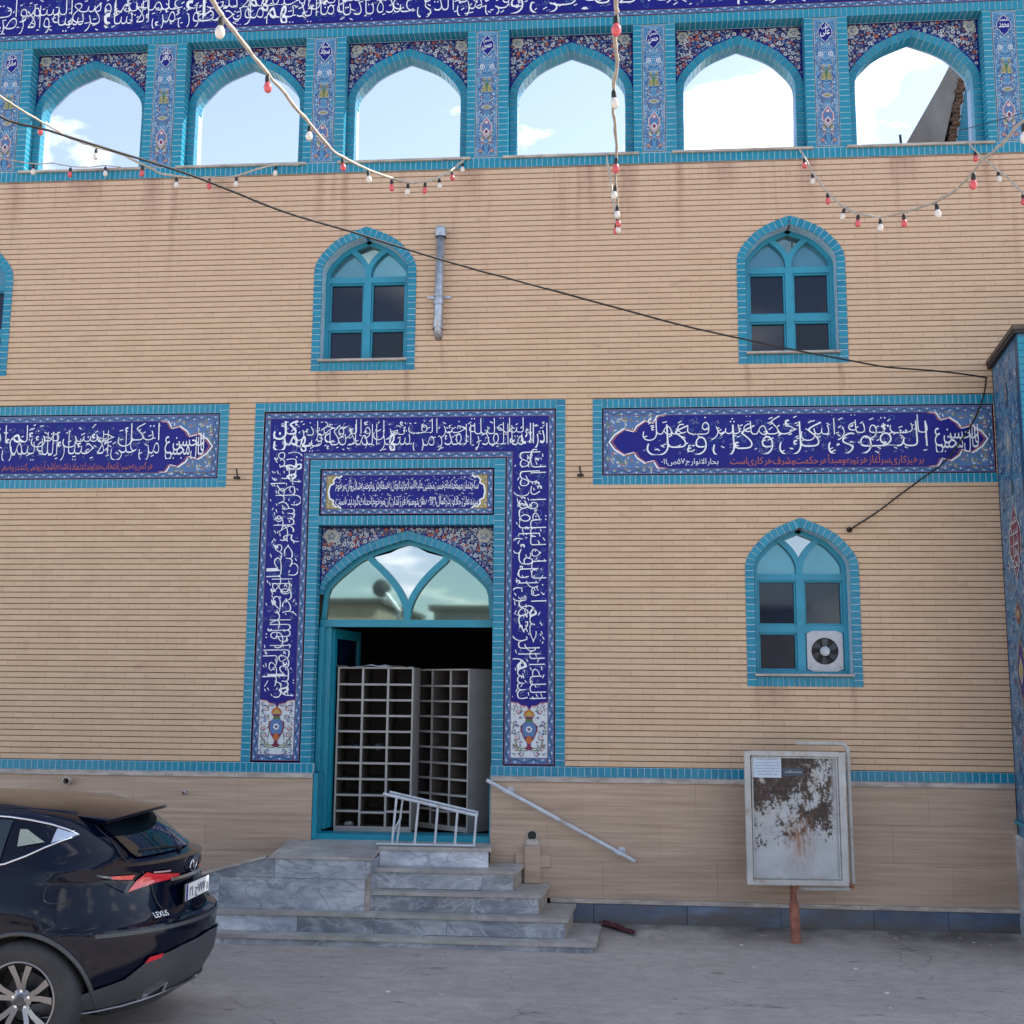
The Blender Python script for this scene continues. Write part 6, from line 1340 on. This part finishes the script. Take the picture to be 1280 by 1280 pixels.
    ex.add(cE + ins, [(i, (i + 1) % 4, 4 + (i + 1) % 4, 4 + i) for i in range(4)], 'chrome'); ex.add(ins + dp, [(i, (i + 1) % 4, 4 + (i + 1) % 4, 4 + i) for i in range(4)] + [(4, 5, 6, 7)], 'black'); ex.add(cE + [v + Vector((.14, 0, 0)) for v in cE], [(i, (i + 1) % 4, 4 + (i + 1) % 4, 4 + i) for i in range(4)], 'chrome'); ex.build('exhaust_tip', CAR)
    sp2 = MB(); patch(ph(s), ((0, .738), (64, .738), (64, .762), (0, .762)), 20, 2, 'carplastic', .006, sp2); sp2.build('bumper_edge', CAR, smooth=True)
# tailgate: glass, spoiler, garnish, plate, badge
g_ = MB(); patch(tf, ((-.47, 1.19), (.47, 1.19), (.45, 1.41), (-.45, 1.41)), 20, 8, 'carglass', .012, g_); g_.build('rear_glass', CAR, smooth=True)
gs = MB()
for s in (-1, 1): gs.tube([tail(s * y, w_, .004) for y, w_ in ((.47, 1.42), (.50, 1.30), (.56, 1.18), (.52, 1.115), (.46, 1.03), (.44, .90), (.40, .805), (.0, .80))], .004, 'black', 4)
gs.build('tailgate_seam', CAR)
sp_ = MB(); V = []; nx_ = 16
for i in range(nx_ + 1):
    y = -.51 + 1.02 * i / nx_; cvx = .15 * (abs(y) / .51) ** 2.4
    zt_ = 1.488 - .045 * (abs(y) / .51) ** 2.2
    V += [(1.20, y * .80, 1.536 - .02 * (abs(y) / .51) ** 3), (.82 + cvx * .6, y * .97, zt_ + .022), (.51 + cvx, y, zt_ - .012), (.515 + cvx, y, zt_ - .034), (.76 + cvx * .6, y * .9, zt_ - .055)]
F = [(i * 5 + j, i * 5 + j + 1, (i + 1) * 5 + j + 1, (i + 1) * 5 + j) for i in range(nx_) for j in range(4)] + [(0, 1, 2, 3, 4), tuple(nx_ * 5 + j for j in (4, 3, 2, 1, 0))]
sp_.add(V, F, 'paintblk'); o_ = sp_.build('roof_spoiler', CAR, smooth=True); fixn(o_)
try: o_.data.set_sharp_from_angle(angle=rad(35))
except Exception: pass
wp = MB().tube([tail(-.02, 1.205, .035), tail(.16, 1.225, .035), tail(.40, 1.23, .03)], .009, 'black', 6).tube([tail(.0, 1.19, .02), tail(.0, 1.205, .04)], .022, 'black', 8).build('rear_wiper', CAR)
gn = MB(); patch(tf, ((-.30, 1.005), (.30, 1.005), (.30, 1.026), (-.30, 1.026)), 12, 2, 'chrome', .022, gn); gn.build('garnish', CAR, smooth=True)
pb = tail(0, .92, .03); pl = MB(); pl.box(pb.x - .006, pb.x + .004, -.235, .235, .865, .985, 'black').box(pb.x - .010, pb.x - .006, -.228, .228, .871, .979, 'platewhite').box(pb.x - .0112, pb.x - .010, .19, .226, .873, .977, 'g_navy'); pl.build('number_plate', CAR)
# lettering on the tail faces backwards: local -x, reading from +y... to -y
pn = Script('ink'); fp = lambda u_, v_, o_: (pb.x - .0125 - o_, -u_, v_)
for i, ch in enumerate('۲۱'): pn.put(ch, -.165 + i * .05, .888, .085, .095, fn=fp, raw=True, bold=.02)
pn.put('ج', -.055, .905, .075, .075, fn=fp, bold=.02)
for i, ch in enumerate('۷۷۷'): pn.put(ch, .0 + i * .05, .888, .085, .095, fn=fp, raw=True, bold=.02)
for i, ch in enumerate('۱۱'): pn.put(ch, .175 + i * .022, .888, .06, .075, fn=fp, raw=True, bold=.02)
pn.build('plate_lettering', CAR)
bd_ = Script('platewhite')
bx = lambda u_, v_, o_: tail(-u_, v_, .012 + o_)
bd_.put('LEXUS', -.50, .812, .040, .046, fn=lambda u_, v_, o_: tail(-(-u_) if False else -u_, v_, .014 + o_), raw=True, bold=.01); bd_.build('badge_lettering', CAR)
em = MB(); q_ = []
for i in range(25): t = i / 24 * 6.2832; v_ = tail(.062 * math.cos(t), 1.085 + .043 * math.sin(t), .018); q_.append(v_)
em.tube(q_, .006, 'chrome', 6); em.tube([tail(y, w_, .018) for y, w_ in ((.02, 1.115), (.005, 1.09), (-.01, 1.065), (-.045, 1.068))], .006, 'chrome', 6); em.build('emblem', CAR, smooth=True)
und = MB().box(.75, 4.2, -.66, .66, .23, .34, 'black'); und.build('underbody', CAR)
# windscreen, bonnet lines, headlamps (beyond the frame, kept simple but complete)
ws_ = MB(); V = []
for j in range(6):
    w_ = 1.10 + (1.46 - 1.10) * j / 5; f_, h_ = lerp(FR_, w_), lerp(HW_, w_) * .86
    for i in range(9): y = -h_ + 2 * h_ * i / 8; V.append((f_ + .008 - .30 * abs(y / h_) ** 2.4 * .5, y, w_ + .008))
ws_.add(V, [(j * 9 + i, j * 9 + i + 1, (j + 1) * 9 + i + 1, (j + 1) * 9 + i) for j in range(5) for i in range(8)], 'carglass'); ws_.build('windscreen', CAR, smooth=True)
for s in (-1, 1): MB().hexa([(4.30, s * .55, .74), (4.0, s * .90, .76), (3.9, s * .88, .86), (4.30, s * .55, .84), (4.52, s * .55, .74), (4.2, s * .88, .76), (4.1, s * .87, .84), (4.50, s * .55, .82)], 'alu').build('headlamp', CAR); MB().tube([(2.95, s * .86, 1.12), (2.92, s * 1.0, 1.15), (2.90, s * 1.06, 1.17)], .05, 'paintblk', 10).build('door_mirror', CAR)
# wheels
def wheel(wx, s):
    Wl = link('wheel', None, CAR, loc=(wx, s * .815, .365)); Wl.rotation_euler = (0, 0, 0 if s < 0 else math.pi)
    k = 'tyre'; t = MB(); t.lathe([(.236, .10), (.245, .113), (.29, .122), (.335, .116), (.357, .098), (.365, .07), (.366, .0), (.365, -.07), (.357, -.098), (.335, -.116), (.29, -.122), (.245, -.113), (.236, -.10)], (0, 0, 0), (0, 1, 0), k, 56)
    t.build('tyre', Wl, smooth=True)
    r_ = MB(); r_.lathe([(.246, -.112), (.240, -.118), (.230, -.112), (.222, -.09), (.212, -.04), (.212, .10)], (0, 0, 0), (0, 1, 0), 'alloy', 48)
    r_.build('rim', Wl, smooth=True)
    MB().lathe([(.212, .05), (.0, .052)], (0, 0, 0), (0, 1, 0), 'black', 32).lathe([(.155, -.0), (.155, .03), (.0, .03)], (0, 0, 0), (0, 1, 0), 'carplastic', 28).build('brake_disc', Wl)
    for i in range(5):
        for sg in (-1, 1):
            a0 = 2 * math.pi * i / 5 + .31 + sg * .13; a1 = 2 * math.pi * i / 5 + .31 + sg * .27; b = MB(); P = []
            for rr, aa, hw_, yy in ((.040, a0, .014, -.062), (.13, a0 + (a1 - a0) * .4, .017, -.085), (.222, a1, .021, -.108)):
                c0, s0 = math.cos(aa), math.sin(aa)
                P += [(rr * c0 - s0 * -hw_, yy, rr * s0 + c0 * -hw_), (rr * c0 - s0 * hw_, yy, rr * s0 + c0 * hw_), (rr * c0 - s0 * hw_ * .8, yy + .03, rr * s0 + c0 * hw_ * .8), (rr * c0 - s0 * -hw_ * .8, yy + .03, rr * s0 - c0 * hw_ * .8)]
            b.add(P, [(q * 4 + e_, q * 4 + (e_ + 1) % 4, q * 4 + 4 + (e_ + 1) % 4, q * 4 + 4 + e_) for q in range(2) for e_ in range(4)] + [(0, 1, 2, 3), (8, 11, 10, 9)], 'alloy'); b.build('spoke', Wl)
    MB().lathe([(.070, -.03), (.068, -.060), (.040, -.070), (.030, -.078), (.0, -.080)], (0, 0, 0), (0, 1, 0), 'alloy', 24).lathe([(.028, -.078), (.027, -.082), (.0, -.082)], (0, 0, 0), (0, 1, 0), 'carplastic', 20).build('hub', Wl)
    for i in range(5): a = 2 * math.pi * i / 5 + .31; MB().lathe([(.010, -.05), (.010, -.070), (.0, -.072)], (.053 * math.cos(a), 0, .053 * math.sin(a)), (0, 1, 0), 'chrome', 8).build('wheel_nut', Wl)
for wx in WX:
    for s in (-1, 1): wheel(wx, s)
# note: the car is turned by 180 degrees, so its local +y flank faces the camera
# ================================================================== ACROSS THE STREET (seen mirrored in the door glass and the car paint)
def house(nm_lab, x0, x1, y0, y1, h, k, wins):
    t = thing('street_house', nm_lab, 'house', 'houses on the far side of the street'); MB().box(x0, x1, y0, y1, -.3, h, k).build('wall', t); MB().box(x0 - .15, x1 + .15, y0 - .15, y1 + .2, h + .002, h + .16, 'roofdark').build('roof', t)
    for x, z, w_, hh in wins:
        f_ = MB().box(x - w_ / 2 - .06, x + w_ / 2 + .06, y1 + .001, y1 + .05, z - .06, z + hh + .06, 'ledge').build('window', t); MB().box(x - w_ / 2, x + w_ / 2, y1 + .051, y1 + .06, z, z + hh, 'glass_dark').build('pane', f_)
house('beige two storey house left of the street lamp, mirrored in the door glass', -15, -7.0, -30, -22, 4.75, 'stucco', [(-12 + i * 2.2, 1.0, 1.1, 1.2) for i in range(3)])
house('low grey house on the right, mirrored in the car paint', -5.3, 5.5, -31, -22, 4.55, 'stucco2', [(-1.5 + i * 2.4, .9, 1.1, 1.2) for i in range(4)])
house('plain beige garage beyond the right end of the street', 9.5, 17, -30, -24, 2.9, 'stucco', [(12, 1.0, 1.4, 1.1)])
LPp = thing('street_lamp', 'round headed street lamp on a tall pole across the street, mirrored in the door glass', 'street lamp'); MB().tube([(-6.2, -21.2, -.2), (-6.2, -21.2, 4.5), (-6.6, -21.2, 5.0)], .07, 'metal', 10).build('pole', LPp); MB().lathe([(.0, .10), (.16, .08), (.27, .02), (.27, -.03), (.0, -.06)], (-6.75, -21.2, 5.15), (.3, 1, .15), 'carplastic', 20).build('lamp_head', LPp)
UP = thing('utility_pole', 'wooden utility pole behind the camera that carries the light strings', 'pole'); MB().tube([(-1.6, -15.5, -.2), (-1.6, -15.5, 7.4)], .11, 'bark', 10, r2=.08).build('shaft', UP); MB().box(-2.3, -.9, -15.55, -15.45, 6.75, 6.85, 'bark').build('cross_arm', UP)
def tree(lab, x, y, h, cr_, seed):
    t = thing('street_tree', lab, 'tree', 'trees across the street', (x, y, 0)); q = random.Random(seed); MB().tube([(0, 0, -.2), (.05, 0, h * .35), (-.05, .1, h * .6)], .14, 'bark', 8, r2=.06).build('trunk', t); m = MB()
    for i in range(1500):
        a, b, r_ = q.uniform(0, 6.28), math.acos(q.uniform(-1, 1)), cr_ * q.uniform(.3, 1) ** .5; k_ = 1 + .25 * math.sin(a * 3 + b * 4); p = Vector((r_ * math.sin(b) * math.cos(a) * k_, r_ * math.sin(b) * math.sin(a) * k_, h * .68 + r_ * math.cos(b) * .9)); d = Vector((q.uniform(-1, 1), q.uniform(-1, 1), q.uniform(-1, 1))).normalized(); e = d.orthogonal().normalized(); L_ = q.uniform(.09, .17)
        m.add([p, p + d * L_ * .5 + e * L_ * .28, p + d * L_, p + d * L_ * .5 - e * L_ * .28], [(0, 1, 2, 3)], 'leaf')
    m.build('crown', t)
tree('leafy street tree behind the beige garage side, mirrored in the right pane', 1.6, -21.5, 4.4, 1.3, 1); tree('small leafy street tree left of the low grey house', -4.4, -22.2, 3.9, 1.0, 2)
bpy.data.objects.remove(_to, do_unlink=True)
